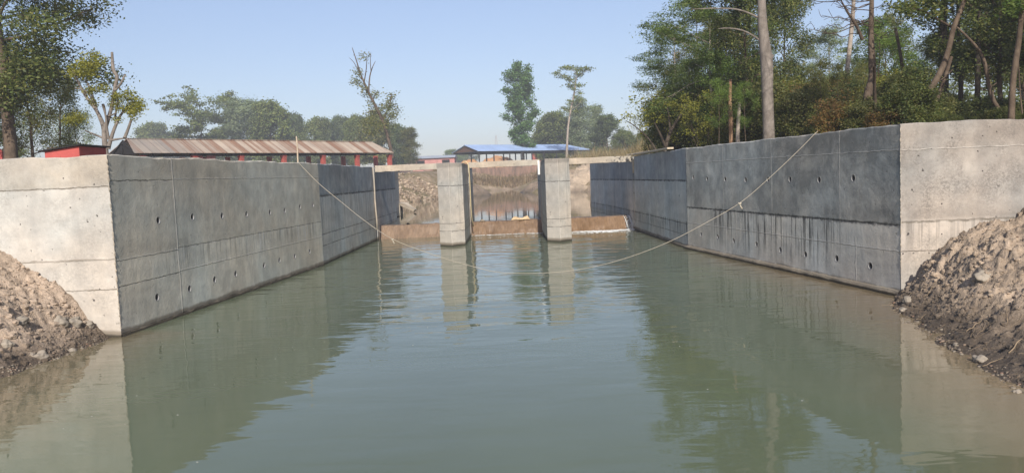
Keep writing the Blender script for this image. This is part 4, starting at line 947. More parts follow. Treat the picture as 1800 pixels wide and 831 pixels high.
def make_tree(name, label, cat, br, tw, bark, leafm, seed, per=10, blob=.35, size=.12, flat=.8, group=None, sides=6, aspect=.5, up=.2, droop=.2, keep=1.0, crown_name='crown'):
    root = empty(name, (0, 0, 0), label, cat, group); mb = MB()
    for pts, rad in br: mb.tube(pts, rad, sides if rad[0] > .04 else 4, cap=False)
    mb.build('trunk', bark, root, smooth=True)
    if per:
        rng = np.random.default_rng(seed); A = np.array([tuple(p) for p in tw]); A = A[rng.random(len(A)) < keep]
        C = np.repeat(A, per, axis=0); w_ = rng.normal(size=C.shape) * blob * .55; w_[:, 2] *= flat; C = C + w_
        S = size * rng.uniform(.55, 1.3, size=len(C)); leaves(crown_name, C, S, rng, leafm, root, aspect, up, droop)
    return root
def place(root, x, y, z, s=1.0, rz=0.0, label=None, leaf=None, first=False, sx=1.0):
    o = root if first else copy_tree(root)
    o.location = (x, y, z); o.scale = (s * sx, s * sx, s); o.rotation_euler = (0, 0, rz)
    if label: o['label'] = label
    if leaf:
        for ch in o.children:
            if ch.name.startswith('crown') and ch.material_slots: ch.material_slots[0].link = 'OBJECT'; ch.material_slots[0].material = leaf
    return o

BK = {'grey': bark_mat('grey_bark', (.15, .13, .11), (.30, .265, .23), 5.0, 2.2), 'brown': bark_mat('brown_bark', (.085, .062, .045), (.165, .125, .09)), 'pale': bark_mat('pale_bark', (.30, .25, .21), (.42, .37, .31)),
      'orange': bark_mat('orange_bark', (.26, .15, .09), (.36, .24, .15)), 'dark': bark_mat('dark_bark', (.05, .04, .032), (.10, .08, .06))}
LF = {'deep': leaf_mat('deep_green_leaves', [(0.054, 0.078, 0.028), (0.089, 0.125, 0.037), (0.135, 0.164, 0.050), (0.196, 0.187, 0.063)]),
      'olive': leaf_mat('olive_leaves', [(0.088, 0.118, 0.039), (0.139, 0.164, 0.053), (0.189, 0.196, 0.070), (0.234, 0.211, 0.085)]),
      'fresh': leaf_mat('fresh_leaves', [(0.089, 0.164, 0.037), (0.135, 0.211, 0.048), (0.178, 0.242, 0.059)]),
      'yellow': leaf_mat('yellowing_leaves', [(0.153, 0.180, 0.041), (0.260, 0.250, 0.050), (0.294, 0.300, 0.058), (0.199, 0.218, 0.055)]),
      'feather': leaf_mat('feathery_leaves', [(0.098, 0.164, 0.059), (0.152, 0.211, 0.077), (0.196, 0.242, 0.098)]),
      'dry': leaf_mat('dry_leaves', [(0.213, 0.133, 0.056), (0.302, 0.164, 0.067), (0.178, 0.156, 0.056), (0.135, 0.140, 0.047)]),
      'far': leaf_mat('far_green_leaves', [(0.092, 0.139, 0.044), (0.148, 0.188, 0.059), (0.204, 0.227, 0.077)], .3, .4, .2),
      'fardark': leaf_mat('far_dark_leaves', [(0.060, 0.098, 0.044), (0.092, 0.130, 0.053), (0.130, 0.163, 0.062)], .3, .4, .2),
      'euc': leaf_mat('far_grey_leaves', [(0.175, 0.234, 0.146), (0.234, 0.304, 0.175), (0.312, 0.352, 0.205)], .3, .3, .2),
      'column': leaf_mat('column_tree_leaves', [(0.049, 0.114, 0.036), (0.090, 0.179, 0.055), (0.146, 0.244, 0.081)], .3, .35, .6)}

def tops(px, py, Y, gz=2.85): return at(px, py, Y).z - gz
# --- left big tree (mostly out of frame)
b_, t_ = grow(101, 15.0, .27, lean=(.0, .0), wander=.06, start=.20, n1=40, len1=.32, up1=.25, n2=7, len2=.5, r1=.3)
L1 = make_tree('broadleaf_tree', 'big dark leafy tree with thick trunk at the left edge behind the return wall', 'tree', b_, t_, BK['brown'], LF['deep'], 1, per=66, blob=.68, size=.145, flat=.6, droop=.3)
p = at(14, 272, 31); place(L1, p.x, 31, 2.85, 1.0, .4, first=True)
# behind it: looser grey green trees
b_, t_ = grow(103, 7.0, .12, wander=.12, start=.22, n1=16, len1=.36, up1=.45, n2=6, len2=.5)
L2 = make_tree('loose_tree', 'loose grey green tree with leaning stems between the big trunk and red lean-to', 'tree', b_, t_, BK['brown'], LF['olive'], 2, per=26, blob=.5, size=.13, flat=.7, keep=.9)
for k, (px, Y, top, rz, lab, lf) in enumerate([(55, 35, 118, .3, None, None), (105, 44, 150, 1.9, 'hazy grey green tree above the red lean-to', 'olive'), (-40, 36, 60, 3.1, 'dense olive tree at the very left edge behind the trunk', 'deep'), (140, 62, 205, 4.4, 'pale low tree behind the pruned tree at left', 'euc'), (30, 55, 170, 5.4, 'dull green tree low behind the big left trunk', 'far')]):
    p = at(px, 270, Y); place(L2, p.x, Y, 2.85, tops(px, top, Y) / 7.0, rz, lab, LF[lf] if lf else None, first=(k == 0))
# --- pruned tree with tufts
def px_branches(Y, lines, seed, jit=.35):
    rng = random.Random(seed); out = []
    for li in lines:
        dy = rng.uniform(-jit, jit); pts = []; rad = []
        for i, (x, y, wpx) in enumerate(li):
            yy = Y + dy * i / max(1, len(li) - 1); pts.append(at(x, y, yy)); rad.append(wpx * .5 * yy / F)
        out.append((spline(pts, 3), list(np.interp(np.linspace(0, len(rad) - 1, (len(rad) - 1) * 3 + 1), range(len(rad)), rad))))
    return out
YP = 27.0
lines = [[(187, 282, 11), (184, 245, 9), (182, 222, 8), (170, 195, 6), (150, 168, 5), (138, 145, 4), (128, 125, 2.5)], [(183, 232, 8), (196, 190, 6), (203, 150, 6), (206, 135, 6), (199, 122, 6), (197, 92, 4)],
         [(190, 262, 8), (198, 235, 6), (206, 215, 5), (214, 200, 4), (226, 188, 3)], [(201, 160, 5), (212, 148, 4), (218, 135, 3), (221, 131, 2)], [(203, 152, 5), (210, 155, 3), (211, 158, 3)], [(182, 225, 5), (172, 200, 4), (160, 160, 4), (150, 140, 2)],
         [(191, 245, 5), (188, 225, 4), (186, 205, 3), (183, 190, 5), (181, 184, 5)], [(176, 210, 4), (165, 180, 3), (150, 160, 3), (132, 155, 2)], [(182, 243, 4), (165, 236, 3), (150, 230, 2)], [(193, 247, 5), (212, 244, 3), (222, 243, 2)], [(219, 243, 6), (225, 228, 5), (231, 210, 4)],
         [(202, 208, 4), (205, 190, 3), (207, 178, 3)], [(152, 168, 4), (144, 158, 3), (142, 152, 3)], [(186, 205, 4), (195, 203, 3), (205, 198, 2)]]
br = px_branches(YP, lines, 5)
tufts = [(150, 115, 24, 16), (172, 110, 18, 10), (135, 128, 18, 10), (165, 98, 16, 7), (160, 130, 14, 8), (180, 156, 16, 7), (160, 160, 16, 8), (205, 172, 14, 10), (222, 168, 14, 10), (238, 180, 16, 14), (228, 192, 16, 10), (245, 190, 12, 10), (210, 190, 8, 6), (200, 185, 9, 6), (140, 205, 18, 8), (125, 212, 18, 7), (235, 200, 10, 10), (165, 180, 8, 8), (205, 212, 6, 4)]
rng = random.Random(9); tw = []
for (x, y, rx, ry) in tufts:
    for _ in range(int(rx * ry * .22) + 6): tw.append(at(x + rng.gauss(0, .42) * rx, y + rng.gauss(0, .42) * ry, YP + rng.gauss(0, .3)))
base = at(188, 282, YP); base.z = 2.85
br = [([p - base for p in a], r) for a, r in br]; tw = [p - base for p in tw]
pt = make_tree('pruned_tree', 'pruned tree with bare pale limbs and yellow green tufts beside the rusty shed', 'tree', br, tw, BK['grey'], LF['yellow'], 5, per=9, blob=.16, size=.085, flat=.7, sides=7); pt.location = base
# --- leaning sparse tree behind the shed
YP = 95.0; lines = [[(690, 278, 9), (684, 250, 8), (676, 222, 7), (667, 200, 7), (655, 177, 6), (643, 152, 5), (633, 128, 3.5), (626, 105, 2.5), (619, 84, 1.2)], [(648, 160, 4), (650, 135, 3), (655, 118, 2), (660, 108, 1)], [(640, 145, 3), (644, 120, 2), (645, 96, 1)], [(652, 125, 2), (651, 105, 1.5), (652, 95, 1)], [(667, 200, 4), (655, 195, 2), (640, 200, 1)],
         [(672, 212, 4), (685, 185, 3), (688, 165, 2)], [(676, 222, 3), (690, 205, 2), (697, 195, 1)], [(655, 177, 3), (660, 165, 2), (664, 160, 1)], [(634, 132, 2), (622, 110, 1.5), (614, 102, .8)], [(636, 140, 2.5), (628, 130, 1.5), (624, 128, 1)]]
lines = [[(x, y, q * .75) for x, y, q in l] for l in lines]; br = px_branches(YP, lines, 8, 1.2); rng = random.Random(19); tw = []
for (x, y, rx, ry) in [(630, 128, 8, 6), (626, 142, 8, 6), (638, 152, 10, 6), (645, 165, 6, 5), (660, 165, 9, 5), (652, 180, 6, 5), (655, 200, 14, 8), (650, 215, 14, 7), (682, 185, 11, 10), (688, 170, 7, 7), (690, 205, 12, 9), (680, 220, 14, 8), (665, 222, 14, 8), (697, 192, 5, 5), (670, 192, 12, 8), (640, 100, 6, 6), (655, 235, 12, 6)]:
    for _ in range(int(rx * ry * .30) + 3): tw.append(at(x + rng.gauss(0, .5) * rx, y + rng.gauss(0, .5) * ry, YP + rng.gauss(0, 1)))
base = at(690, 278, YP); base.z = 3.2
pt = make_tree('leaning_tree', 'tall leaning half bare tree rising behind the right end of the rusty shed', 'tree', [([p - base for p in a], r) for a, r in br], [p - base for p in tw], BK['brown'], LF['olive'], 6, per=8, blob=.5, size=.27, flat=.8); pt.location = base
# --- column tree
YP = 150.0; hgt = tops(914, 134, YP, 4.1)
b_, t_ = grow(111, hgt, .28, wander=.05, start=.17, n1=34, len1=.27, up1=.75, n2=6, len2=.45, shape='col', r1=.3)
pt = make_tree('column_tree', 'dense tall column shaped tree standing alone behind the blue roof', 'tree', b_, t_, BK['grey'], LF['column'], 7, per=18, blob=.7, size=.40, flat=.8, aspect=.6); p = at(918, 262, YP); pt.location = (p.x, YP, 4.1)
# --- tiered tree
YP = 135.0; lines = [[(996, 282, 8), (997, 250, 7), (999, 220, 6), (1004, 190, 5.5), (1009, 165, 5), (1012, 145, 4), (1013, 125, 2)], [(1011, 150, 3), (1000, 140, 2), (985, 130, 1.5), (975, 126, 1)], [(1012, 140, 3), (1022, 130, 2), (1035, 124, 1)], [(1009, 165, 2), (1018, 160, 1), (1025, 158, 1)], [(1003, 192, 2), (1015, 186, 1.5), (1024, 175, 1)], [(1003, 196, 2), (992, 192, 1), (988, 188, 1)], [(1013, 130, 2), (1005, 122, 1.5), (995, 118, 1)]]
lines = [[(x, y, q * .6) for x, y, q in l] for l in lines]; br = px_branches(YP, lines, 12, 1.5); rng = random.Random(29); tw = []
for (x, y, rx, ry) in [(1010, 120, 20, 5), (1025, 124, 14, 4), (996, 120, 12, 4), (1032, 121, 10, 3), (980, 128, 10, 4), (992, 135, 12, 4), (1003, 141, 10, 5), (1015, 132, 10, 5), (1003, 151, 16, 3.5), (1018, 150, 10, 3.5), (1008, 157, 7, 3), (1020, 164, 6, 2.5), (1012, 170, 6, 3), (1020, 176, 6, 2.5), (1005, 178, 7, 3), (998, 193, 9, 3), (990, 190, 5, 2.5), (1012, 196, 8, 2.5)]:
    for _ in range(int(rx * ry * .42) + 4): tw.append(at(x + rng.gauss(0, .5) * rx, y + rng.gauss(0, .45) * ry, YP + rng.gauss(0, 1.0)))
base = at(996, 282, YP); base.z = 4.0
pt = make_tree('tiered_tree', 'slender tree with flat tiers of foliage right of the column tree', 'tree', [([p - base for p in a], r) for a, r in br], [p - base for p in tw], BK['pale'], LF['far'], 9, per=7, blob=.42, size=.34, flat=.5); pt.location = base

# --- far trees (hazy)
b_, t_ = grow(120, 10, .22, wander=.08, start=.14, n1=26, len1=.40, up1=.35, n2=6, len2=.5)
FR = make_tree('round_tree', '', 'tree', b_, t_, BK['brown'], LF['far'], 21, per=32, blob=.85, size=.38, flat=.75, aspect=.6)
b_, t_ = grow(121, 12, .16, wander=.07, start=.18, n1=26, len1=.17, up1=.9, n2=5, len2=.6, shape='col')
FE = make_tree('slender_tree', '', 'tree', b_, t_, BK['pale'], LF['euc'], 22, per=16, blob=.6, size=.34, flat=1.2, aspect=.3, droop=.8)
b_, t_ = grow(122, 9, .2, wander=.12, start=.42, n1=16, len1=.55, up1=.22, n2=7, len2=.5, shape='flat')
FF = make_tree('flat_topped_tree', '', 'tree', b_, t_, BK['dark'], LF['far'], 23, per=20, blob=.65, size=.32, flat=.35, aspect=.5, keep=.9)
used = set()
def far(proto, px, Y, top, lab, lf=None, sx=1.0, H=10.0, gz=4.2, rz=None):
    p = at(px, 275, Y); s = tops(px, top, Y, gz) / H; f = proto.name not in used; used.add(proto.name); random.seed(px)
    o = place(proto, p.x, Y, gz, s, random.uniform(0, 6) if rz is None else rz, lab, LF[lf] if lf else None, first=f, sx=sx); o['group'] = 'far trees behind the sheds'
    return o
far(FF, 352, 170, 190, 'flat topped umbrella shaped tree behind the rusty shed', H=9, sx=1.0)
far(FR, 385, 200, 236, 'low green tree filling under the umbrella shaped tree', 'far', .8)
far(FE, 412, 185, 178, 'tall pale slender tree, first of the pair behind the rusty shed', H=12, sx=1.2)
far(FE, 438, 180, 183, 'pale grey slender tree, second of the pair behind the rusty shed', H=12, sx=1.7)
far(FE, 460, 190, 186, 'narrow pale tree between the slender pair and the bright round tree', H=12, sx=1.2)
far(FR, 480, 165, 193, 'bright green rounded tree behind the middle of the rusty shed', 'far', 0.82)
far(FR, 520, 190, 212, 'dark green rounded tree just right of the bright round tree', 'fardark', 0.71)
far(FR, 268, 230, 228, 'small round tree alone left of the umbrella shaped tree', 'far', .8)
far(FR, 300, 240, 243, 'tiny low tree showing just over the rusty roof ridge', 'fardark', 1.2)
far(FR, 560, 185, 218, 'mid green rounded tree behind the shed between two darker trees', 'far', 0.71)
far(FR, 598, 195, 216, 'dark rounded tree behind the shed, left of the leaning tree', 'fardark', 0.71)
far(FR, 628, 170, 214, 'olive green rounded tree just left of the leaning trunk', 'far', 0.64)
far(FR, 662, 150, 212, 'broad dull olive tree right behind the leaning tree', 'olive', 0.83)
far(FR, 700, 165, 228, 'dark low tree between the leaning trunk and the pink house', 'fardark', 0.82)
far(FE, 722, 150, 230, 'scruffy narrow tree above the pink house roof', 'olive', H=12, sx=1.6)
far(FR, 975, 170, 208, 'dark green bushy tree behind the tiered tree', 'far', 1.1)
far(FR, 1000, 185, 220, 'low dark bushy tree right behind the tiered trunk', 'fardark', 1.2)
far(FE, 1021, 165, 180, 'tall pale slender tree just right of the tiered tree', H=12, sx=1.4)
far(FE, 1045, 170, 192, 'second pale slender tree right of the tiered tree', H=12, sx=1.4)
far(FR, 1068, 150, 212, 'blue green rounded tree left of the dry grass bank', 'fardark', 1.0)
far(FR, 1100, 140, 236, 'low green tree behind the dry grass bank', 'far', 1.2)
far(FR, 1135, 120, 236, 'dull low tree behind the dry grass next to the forest edge', 'far', 1.2)
far(FR, 960, 200, 222, 'small dark bush tree left of the tiered tree', 'far', .9)
far(FR, 795, 300, 268, 'small yellow green bush beneath the left end of the blue roof', 'fresh', 1.3)
far(FR, 820, 320, 266, 'pale far tree under the blue roof between steel posts', 'far', 1.2)

# --- right forest
b_, t_ = grow(130, 3.0, .035, start=.12, n1=9, len1=.38, up1=.55, n2=5, len2=.5, stems=5)
BU = make_tree('bush', 'leafy understory bush behind the right wall', 'bush', b_, t_, BK['brown'], LF['olive'], 31, per=20, blob=.34, size=.115, group='understory bushes behind the right wall')
b_, t_ = grow(131, 5.0, .05, start=.2, n1=8, len1=.34, up1=.75, n2=5, len2=.55, stems=4, droop=.02)
YS_ = make_tree('yellow_shrub', 'tall open shrub with yellowing leaves at the forest edge, fanning over the wall', 'shrub', b_, t_, BK['dark'], LF['yellow'], 32, per=8, blob=.32, size=.13, keep=.85, droop=.6)
b_, t_ = grow(132, 11.0, .17, wander=.05, start=.30, n1=24, len1=.30, up1=.4, n2=7, len2=.5, r1=.3)
DT = make_tree('dense_tree', '', 'tree', b_, t_, BK['brown'], LF['deep'], 33, per=34, blob=.52, size=.165, flat=.8, aspect=.5, droop=.4)
b_, t_ = grow(133, 10.0, .12, wander=.04, start=.38, n1=20, len1=.36, up1=.3, n2=7, len2=.5, r1=.35, droop=.05)
FT = make_tree('feathery_tree', '', 'tree', b_, t_, BK['pale'], LF['feather'], 34, per=24, blob=.5, size=.19, flat=.35, aspect=.3, up=1.2, droop=.15)
b_, t_ = grow(134, 8.0, .07, wander=.07, start=.35, n1=14, len1=.26, up1=.5, n2=5, len2=.5)
TT = make_tree('thin_tree', '', 'tree', b_, t_, BK['brown'], LF['fresh'], 35, per=20, blob=.45, size=.14, aspect=.45)
used2 = set()
def forest(proto, px, Y, top, H, lab=None, lf=None, sx=1.0, rz=None, group=None, gz=2.85, x=None):
    p = at(px, 240, Y); X = p.x if x is None else x; f = proto.name not in used2; used2.add(proto.name); random.seed(px * 7 + int(Y))
    s = tops(px, top, Y, gz) / H
    o = place(proto, X, Y, gz, s, random.uniform(0, 6) if rz is None else rz, lab, LF[lf] if lf else None, first=f, sx=sx)
    if group: o['group'] = group
    return o
# hand-laid trunks
def trunk_tree(lines, Y, bark, label, name='tall_tree', tufts=(), leafm=None, per=8, blob=.2, size=.12, seed=1, gz=2.85, jit=.4, sides=9, extra=None):
    br = px_branches(Y, lines, seed, jit); rng = random.Random(seed); tw = []
    for (x, y, rx, ry, n) in tufts:
        for _ in range(n): tw.append(at(x + rng.gauss(0, .45) * rx, y + rng.gauss(0, .45) * ry, Y + rng.gauss(0, .5)))
    base = at(lines[0][0][0], lines[0][0][1], Y); base.z = gz
    root = make_tree(name, label, 'tree', [([p - base for p in a], r) for a, r in br], [p - base for p in tw], BK[bark], leafm, seed, per=per if tw else 0, blob=blob, size=size, sides=sides); root.location = base
    return root
trunk_tree([[(1352, 262, 22), (1351, 215, 20), (1349, 160, 20), (1348, 110, 22), (1343, 70, 19), (1340, 35, 16), (1339, 0, 14), (1338, -60, 12), (1336, -140, 8)], [(1341, 36, 4.5), (1322, 26, 3.5), (1295, 17, 2.8), (1255, 15, 2), (1215, 17, 1)], [(1343, 78, 4.5), (1328, 66, 3.5), (1305, 54, 2.8), (1280, 50, 2), (1262, 51, 1)], [(1350, 112, 5), (1358, 100, 4), (1357, 96, 3)], [(1339, -20, 5), (1370, -60, 4), (1400, -90, 2)], [(1338, -40, 5), (1300, -80, 4), (1260, -100, 2)],
             ], 25, 'grey', 'big pale mottled trunk with two bare limbs reaching left, rising just behind the right wall', tufts=[(1390, -95, 40, 20, 60), (1270, -105, 40, 20, 60), (1335, -150, 50, 25, 80)], leafm=LF['deep'], seed=41)
bare = [[(1533, 235, 16), (1531, 195, 14), (1525, 170, 15), (1533, 140, 13), (1533, 110, 12), (1531, 60, 9), (1532, 20, 8), (1533, -40, 6)], [(1540, 235, 8), (1538, 180, 6), (1537, 140, 5), (1536, 120, 4)], [(1516, 70, 6), (1505, 45, 5), (1490, 22, 4), (1478, 0, 2), (1470, -20, 1)]]
rng = random.Random(55)
for k in range(26):
    y0 = rng.uniform(-20, 60); x0 = 1531 if k < 15 else np.interp(y0, [0, 70], [1478, 1516]); L = rng.uniform(30, 95); dr = rng.uniform(-.1, .35); pts = [(x0, y0, 1.9)]; xx, yy = x0, y0; sg = -1 if k % 5 else 1
    if sg > 0: L *= .5
    for i in range(5): xx += sg * L / 5; yy += dr * L / 5 * (1 if i < 2 else -.6) + rng.uniform(-4, 4); pts.append((xx, yy, 1.6 - i * .24))
    bare.append(pts)
    for i in (2, 3, 4): bare.append([(pts[i][0], pts[i][1], .9), (pts[i][0] + sg * rng.uniform(6, 14), pts[i][1] + rng.uniform(-14, 8), .9), (pts[i][0] + sg * rng.uniform(14, 24), pts[i][1] + rng.uniform(-18, 10), .6)])
trunk_tree(bare, 22, 'brown', 'kinked brown trunk with bare fine twigs spread across the sky gap', name='bare_tree', seed=42, jit=1.4)
trunk_tree([[(1625, 230, 13), (1625, 205, 12), (1624, 178, 13), (1640, 150, 11), (1656, 120, 10), (1668, 85, 9), (1676, 50, 9), (1690, 15, 7), (1702, -20, 6)], [(1630, 205, 7), (1645, 180, 7), (1660, 140, 7), (1672, 100, 6)], [(1676, 50, 5), (1650, 35, 4), (1625, 20, 3), (1600, 15, 2)], [(1640, 150, 3), (1662, 135, 2), (1675, 122, 1.5)]], 20.5, 'brown', 'slanting forked trunk bending right above the lit right return wall', name='slanting_tree', tufts=[(1600, 15, 40, 12, 70), (1650, -10, 60, 15, 80), (1640, 25, 25, 10, 30)], leafm=LF['deep'], seed=43, size=.11)
trunk_tree([[(1770, 225, 9), (1765, 205, 8), (1748, 180, 7), (1738, 150, 6), (1732, 115, 6), (1722, 90, 5), (1700, 65, 4), (1682, 48, 3)]], 19.5, 'brown', 'thin curved pale trunk arching left below the canopy', name='curved_tree', seed=44)
trunk_tree([[(1777, 225, 12), (1778, 200, 11), (1780, 150, 10), (1785, 110, 10), (1791, 70, 9), (1796, 20, 8), (1800, -30, 7)], [(1797, 200, 3), (1793, 160, 3), (1790, 110, 2.5), (1786, 95, 2)]], 18.5, 'brown', 'straight brown trunk nearest the right photo edge', name='tall_tree', tufts=[(1790, 10, 20, 12, 50)], leafm=LF['fresh'], seed=45)
trunk_tree([[(1487, 215, 10), (1488, 175, 9), (1489, 130, 8), (1494, 80, 7.5), (1499, 30, 7), (1501, -10, 6)]], 33, 'pale', 'straight pale pinkish trunk standing in the sky gap', name='tall_tree', seed=46)
trunk_tree([[(1286, 262, 9), (1285, 225, 8), (1284, 200, 8), (1283, 180, 6), (1284, 140, 5)]], 27, 'orange', 'short orange barked trunk left of the big mottled trunk', name='tall_tree', seed=47)
trunk_tree([[(1297, 262, 8), (1297, 235, 7), (1298, 215, 7), (1300, 180, 5)]], 26.5, 'pale', 'stubby pale trunk between the orange trunk and big mottled trunk', name='tall_tree', seed=48)
trunk_tree([[(1718, 225, 11), (1718, 180, 9), (1719, 130, 9), (1720, 80, 8), (1722, 20, 7)]], 25, 'dark', 'dark straight trunk in the shade behind the curved trunk', name='tall_tree', seed=49)
trunk_tree([[(1660, 80, 14), (1657, 40, 12), (1660, 0, 11), (1662, -40, 9)], [(1659, 225, 14), (1660, 150, 14), (1660, 80, 14)]], 27, 'dark', 'thick dark trunk behind the slanting forked trunk', name='tall_tree', seed=50)
trunk_tree([[(1600, 215, 7), (1598, 180, 6), (1590, 140, 6), (1580, 80, 5), (1574, 50, 5)]], 30, 'brown', 'thin broken topped trunk under the small sky gap', name='tall_tree', seed=51)
trunk_tree([[(1165, 282, 8), (1172, 250, 7), (1182, 225, 6), (1198, 200, 4), (1210, 180, 3)], [(1170, 258, 5), (1160, 235, 4), (1150, 215, 2)], [(1178, 235, 4), (1176, 205, 3), (1170, 180, 2)], [(1160, 280, 5), (1145, 250, 3), (1120, 225, 2), (1100, 212, 1)]], 31, 'dark', 'dark forked stems leaning over the right wall at the forest edge', name='forked_shrub', tufts=[(1105, 205, 16, 10, 16), (1120, 185, 16, 12, 14), (1140, 200, 16, 14, 14), (1130, 225, 14, 10, 10), (1115, 172, 14, 8, 8), (1150, 170, 14, 14, 12)], leafm=LF['yellow'], per=4, blob=.22, size=.12, seed=52)
# canopies
forest(FT, 1254, 31, -10, 10, 'tall feathery leaved tree at the left end of the forest', rz=2.2, sx=1.05)
forest(FT, 1190, 36, 60, 10, 'lower feathery tree leaning out towards the sky at the forest edge', rz=.6)
forest(FT, 1460, 46, 62, 10, 'pale feathery tree seen far back through the sky gap', 'euc', .9)
forest(FT, 1228, 44, 30, 10, 'hazy feathery tree behind the forest edge trees', rz=4)
forest(DT, 1318, 30, -60, 11, 'dense dark broadleaf tree behind the big mottled trunk', rz=1.0, sx=.85)
forest(DT, 1378, 34, -20, 11, 'dense leafy tree right of the big mottled trunk at the edge of the sky gap', rz=3.3, sx=.72)
forest(DT, 1285, 40, 40, 11, 'dull green tree deep behind the orange trunk', 'olive', .9)
forest(DT, 1690, 27, -120, 11, 'tall dark tree with heavy canopy over the slanting trunk', rz=.2, sx=.95)
forest(DT, 1760, 25, -120, 11, 'tall dark tree filling the right corner above the return wall', rz=2.1, sx=1.0)
forest(DT, 1830, 24, -100, 11, 'dark tree at the right photo edge behind the straight brown trunk', rz=4.1, sx=1.0)
forest(DT, 1740, 34, -40, 11, 'shaded tree deep behind the dark straight trunk', 'deep', 1.1)
forest(DT, 1655, 36, 70, 11, 'mid green tree below the small sky gap behind the forked trunk', 'deep', .8)
forest(DT, 1800, 36, -40, 11, 'shaded tree deep in the right corner of the forest', 'deep', 1.1)
forest(DT, 1560, 42, 40, 11, 'olive tree behind the kinked brown trunk', 'olive', .8)
forest(TT, 1545, 34, 45, 8, 'light green thin tree just right of the kinked brown trunk', 'fresh', 1.2)
forest(TT, 1592, 36, 100, 8, 'light green thin tree under the small sky gap', 'fresh', 1.1)
forest(TT, 1216, 32, 110, 8, 'thin green tree among yellow shrubs at the forest edge', 'feather', 1.0)
forest(TT, 1420, 38, 120, 8, 'small thin tree in the sky gap between the two dense crowns', 'euc', 1.0)
forest(TT, 1310, 25.5, 150, 8, 'bright leaved sapling left of the big mottled trunk', 'fresh', .8)
forest(TT, 1265, 26.5, 145, 8, 'bright leaved sapling beside the orange trunk', 'fresh', .8)
forest(TT, 1500, 44, 110, 8, 'far thin tree behind the straight pale trunk', 'euc', 1.2)
for k, (px, Y, top, lab) in enumerate([(1195, 33, 150, None), (1235, 30, 165, 'tall yellow leaved shrub second from the forest edge'), (1150, 38, 195, 'small yellow leaved shrub furthest out over the dry grass'), (1470, 27, 140, 'reddish yellow shrub in the middle of the sky gap'), (1395, 29, 150, 'brownish shrub right of the big mottled trunk')]):
    forest(YS_, px, Y, top, 5, lab, 'dry' if k > 2 else None, 1.1)
forest(DT, -30, 34, -60, 11, 'dark tree at the left photo edge beside the big left trunk', rz=5.0, sx=.8)
# understory
rng = random.Random(66)
bush_cols = ['olive', 'deep', 'dry', 'deep', 'yellow', 'feather']
for k in range(36):
    px = 1185 + (k % 18) * 37 + rng.uniform(-10, 10); row = k // 18; Y = (float(np.interp(px, [1180, 1380, 1560, 1850], [33, 24.5, 19.5, 18])) + row * 5 + rng.uniform(0, 2)); top = rng.uniform(150, 200) - row * 25 + (30 if px < 1230 else 0) + (15 if px > 1600 else 0)
    lf = bush_cols[rng.randrange(6)] if px < 1580 else ('deep' if rng.random() < .8 else 'olive')
    forest(BU, px, Y, top, 3.0, 'leafy understory bush behind the right wall', lf, rng.uniform(.9, 1.3), group='understory bushes behind the right wall')
for k in range(16):
    px = 1200 + k * 25 + rng.uniform(-9, 9); Y = float(np.interp(px, [1180, 1380, 1560, 1850], [32, 25.5, 21.5, 20])) + rng.uniform(.5, 6)
    forest(TT, int(px), Y, rng.uniform(95, 165), 8, 'slim leafy sapling among the understory behind the right wall', rng.choice(['fresh', 'olive', 'feather', 'yellow']), rng.uniform(.7, 1.1), group='saplings behind the right wall')
# forest further back as one mass
back = MB(); rng = np.random.default_rng(4); C = []
pr = random.Random(12)
for k in range(90):
    x = pr.uniform(22, 75); y = pr.uniform(50, 95); h = pr.uniform(5, 8.5)
    if x < 12 + (y - 50) * .18: continue
    m = 260; a = rng.normal(size=(m, 3)) * np.array([1.9, 1.9, h * .28]); a[:, 2] += 2.9 + h * .55; a[:, 0] += x; a[:, 1] += y; C.append(a)
C = np.concatenate(C); o = leaves('far_wood', C, .42 * rng.uniform(.6, 1.3, len(C)), rng, LF['far'], None, .5, out=0.0); tag(o, 'hazy green wood far behind the right forest trees', None, None, 'stuff')
# trees standing off to the right, out of the picture, that shade the right of the forest
for k, (x, y, s) in enumerate([(17.5, 5, .95), (20, 11, 1.0), (23, 1, 1.1), (16.5, 16.5, .75)]):
    o = place(DT, x, y, 2.4, s, k * 1.7, None, None); o['label'] = 'unseen dark tree added right of the picture to shade the forest'; o['group'] = 'unseen trees added to shade the forest'; o.scale = (s * 1.1, s * 1.1, s)

# ------------------------------------------------------------------ dry grass on the right bank
def blades(name, n, gen, mat, label, w_=.02):
    rng = np.random.default_rng(3); B = np.array([gen(rng) for _ in range(n)]); x, y, z, h = B.T; N = n
    a = rng.uniform(0, 2 * PI, N); ln = rng.normal(0, .28, (N, 2)) * h[:, None]; wv = np.stack([np.cos(a), np.sin(a)], 1) * (w_ * h[:, None] * .6)
    V = np.zeros((N, 3, 3)); V[:, 0] = np.stack([x - wv[:, 0], y - wv[:, 1], z], 1); V[:, 1] = np.stack([x + wv[:, 0], y + wv[:, 1], z], 1); V[:, 2] = np.stack([x + ln[:, 0], y + ln[:, 1], z + h], 1)
    me = bpy.data.meshes.new(name); me.from_pydata(V.reshape(-1, 3).tolist(), [], [(3 * i, 3 * i + 1, 3 * i + 2) for i in range(N)]); me.materials.append(mat)
    o = bpy.data.objects.new(name, me); COL.objects.link(o); return tag(o, label, None, None, 'stuff')
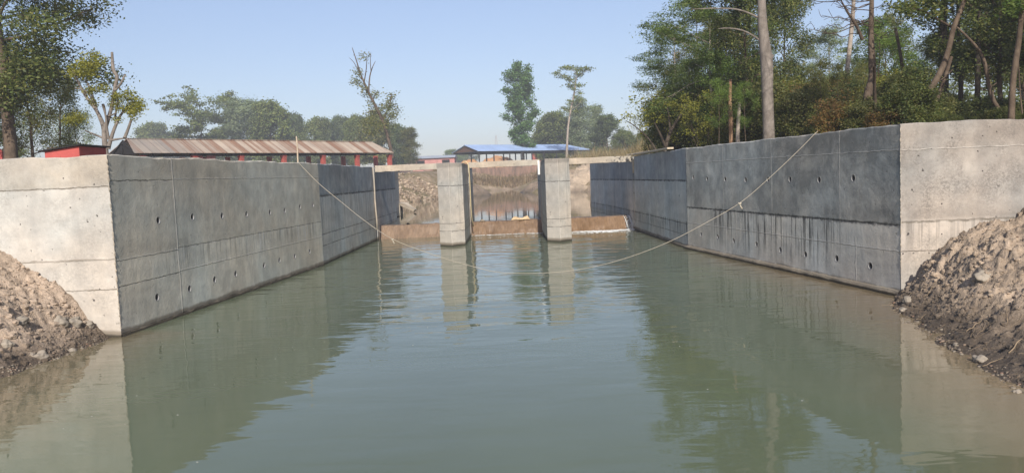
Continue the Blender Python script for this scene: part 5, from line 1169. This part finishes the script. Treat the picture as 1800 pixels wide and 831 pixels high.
M['straw'] = leaf_mat('dry_straw', [(.16, .12, .06), (.26, .20, .11), (.34, .27, .16), (.12, .12, .05)], .25, .4, .4)
def gg(r):
    for _ in range(50):
        y = r.uniform(50, 112); x = float(np.interp(y, [50, 62, 84, 112], [5.8, 8.2, 10, 8])) + abs(r.normal(0, 1)) * (y * .085)
        z = terrain(x, y)
        if z > 2.0: break
    return x, y, z - .1, abs(r.normal(1.25, .5)) + .3
blades('dry_grass', 15000, gg, M['straw'], 'tall dry tan grass covering the far right bank', .035)
def gf(r):
    y = r.uniform(121.5, 126.5); x = r.uniform(-12, 10); return x, y, terrain(x, y) - .05, abs(r.normal(.35, .25)) + .1
M['weeds'] = leaf_mat('bank_weeds', [(.10, .085, .045), (.18, .14, .08), (.27, .205, .13)], .25, .4, .4)
blades('bank_grass', 2500, gf, M['weeds'], 'short weeds on the far bank below the brick wall', .12)
M['reed'] = leaf_mat('dead_reeds', [(.13, .09, .055), (.22, .155, .10), (.32, .24, .165)], .2, .4, .6)
blades('reeds', 1600, lambda r: (lambda x, y: (x, y, terrain(x, y) - .1, abs(r.normal(.9, .35)) + .2))(r.uniform(-12, 10), r.uniform(121.6, 124.6)), M['reed'], 'dead brown reeds standing along the far shore', .05)
def gh(r):
    y = r.uniform(14.8, 60); s = 1 if r.random() < .7 else -1; x = (xr(y) + .9 + abs(r.normal(0, 4))) if s > 0 else (xl(y) - .9 - abs(r.normal(0, 6))); return x, y, terrain(x, y) - .03, abs(r.normal(.22, .1)) + .05
blades('grass', 16000, gh, M['weeds'], 'short rough grass on the level ground behind both walls', .09)
# earth mound base under the forest is the ground itself

# ------------------------------------------------------------------ haze
mb = MB(); mb.box(-420, 420, -30, 560, -2.0, 30.0)
g = G('haze_air'); g.n.remove(g.b); pv = g.n.new('ShaderNodeVolumePrincipled'); pv.inputs['Color'].default_value = (.86, .92, 1.0, 1); pv.inputs['Density'].default_value = 0.0012; pv.inputs['Anisotropy'].default_value = 0.0
g.L.new(pv.outputs[0], g.out.inputs['Volume'])
tag(mb.build('haze', g.m), 'thin pale haze over the whole place', None, None, 'stuff')
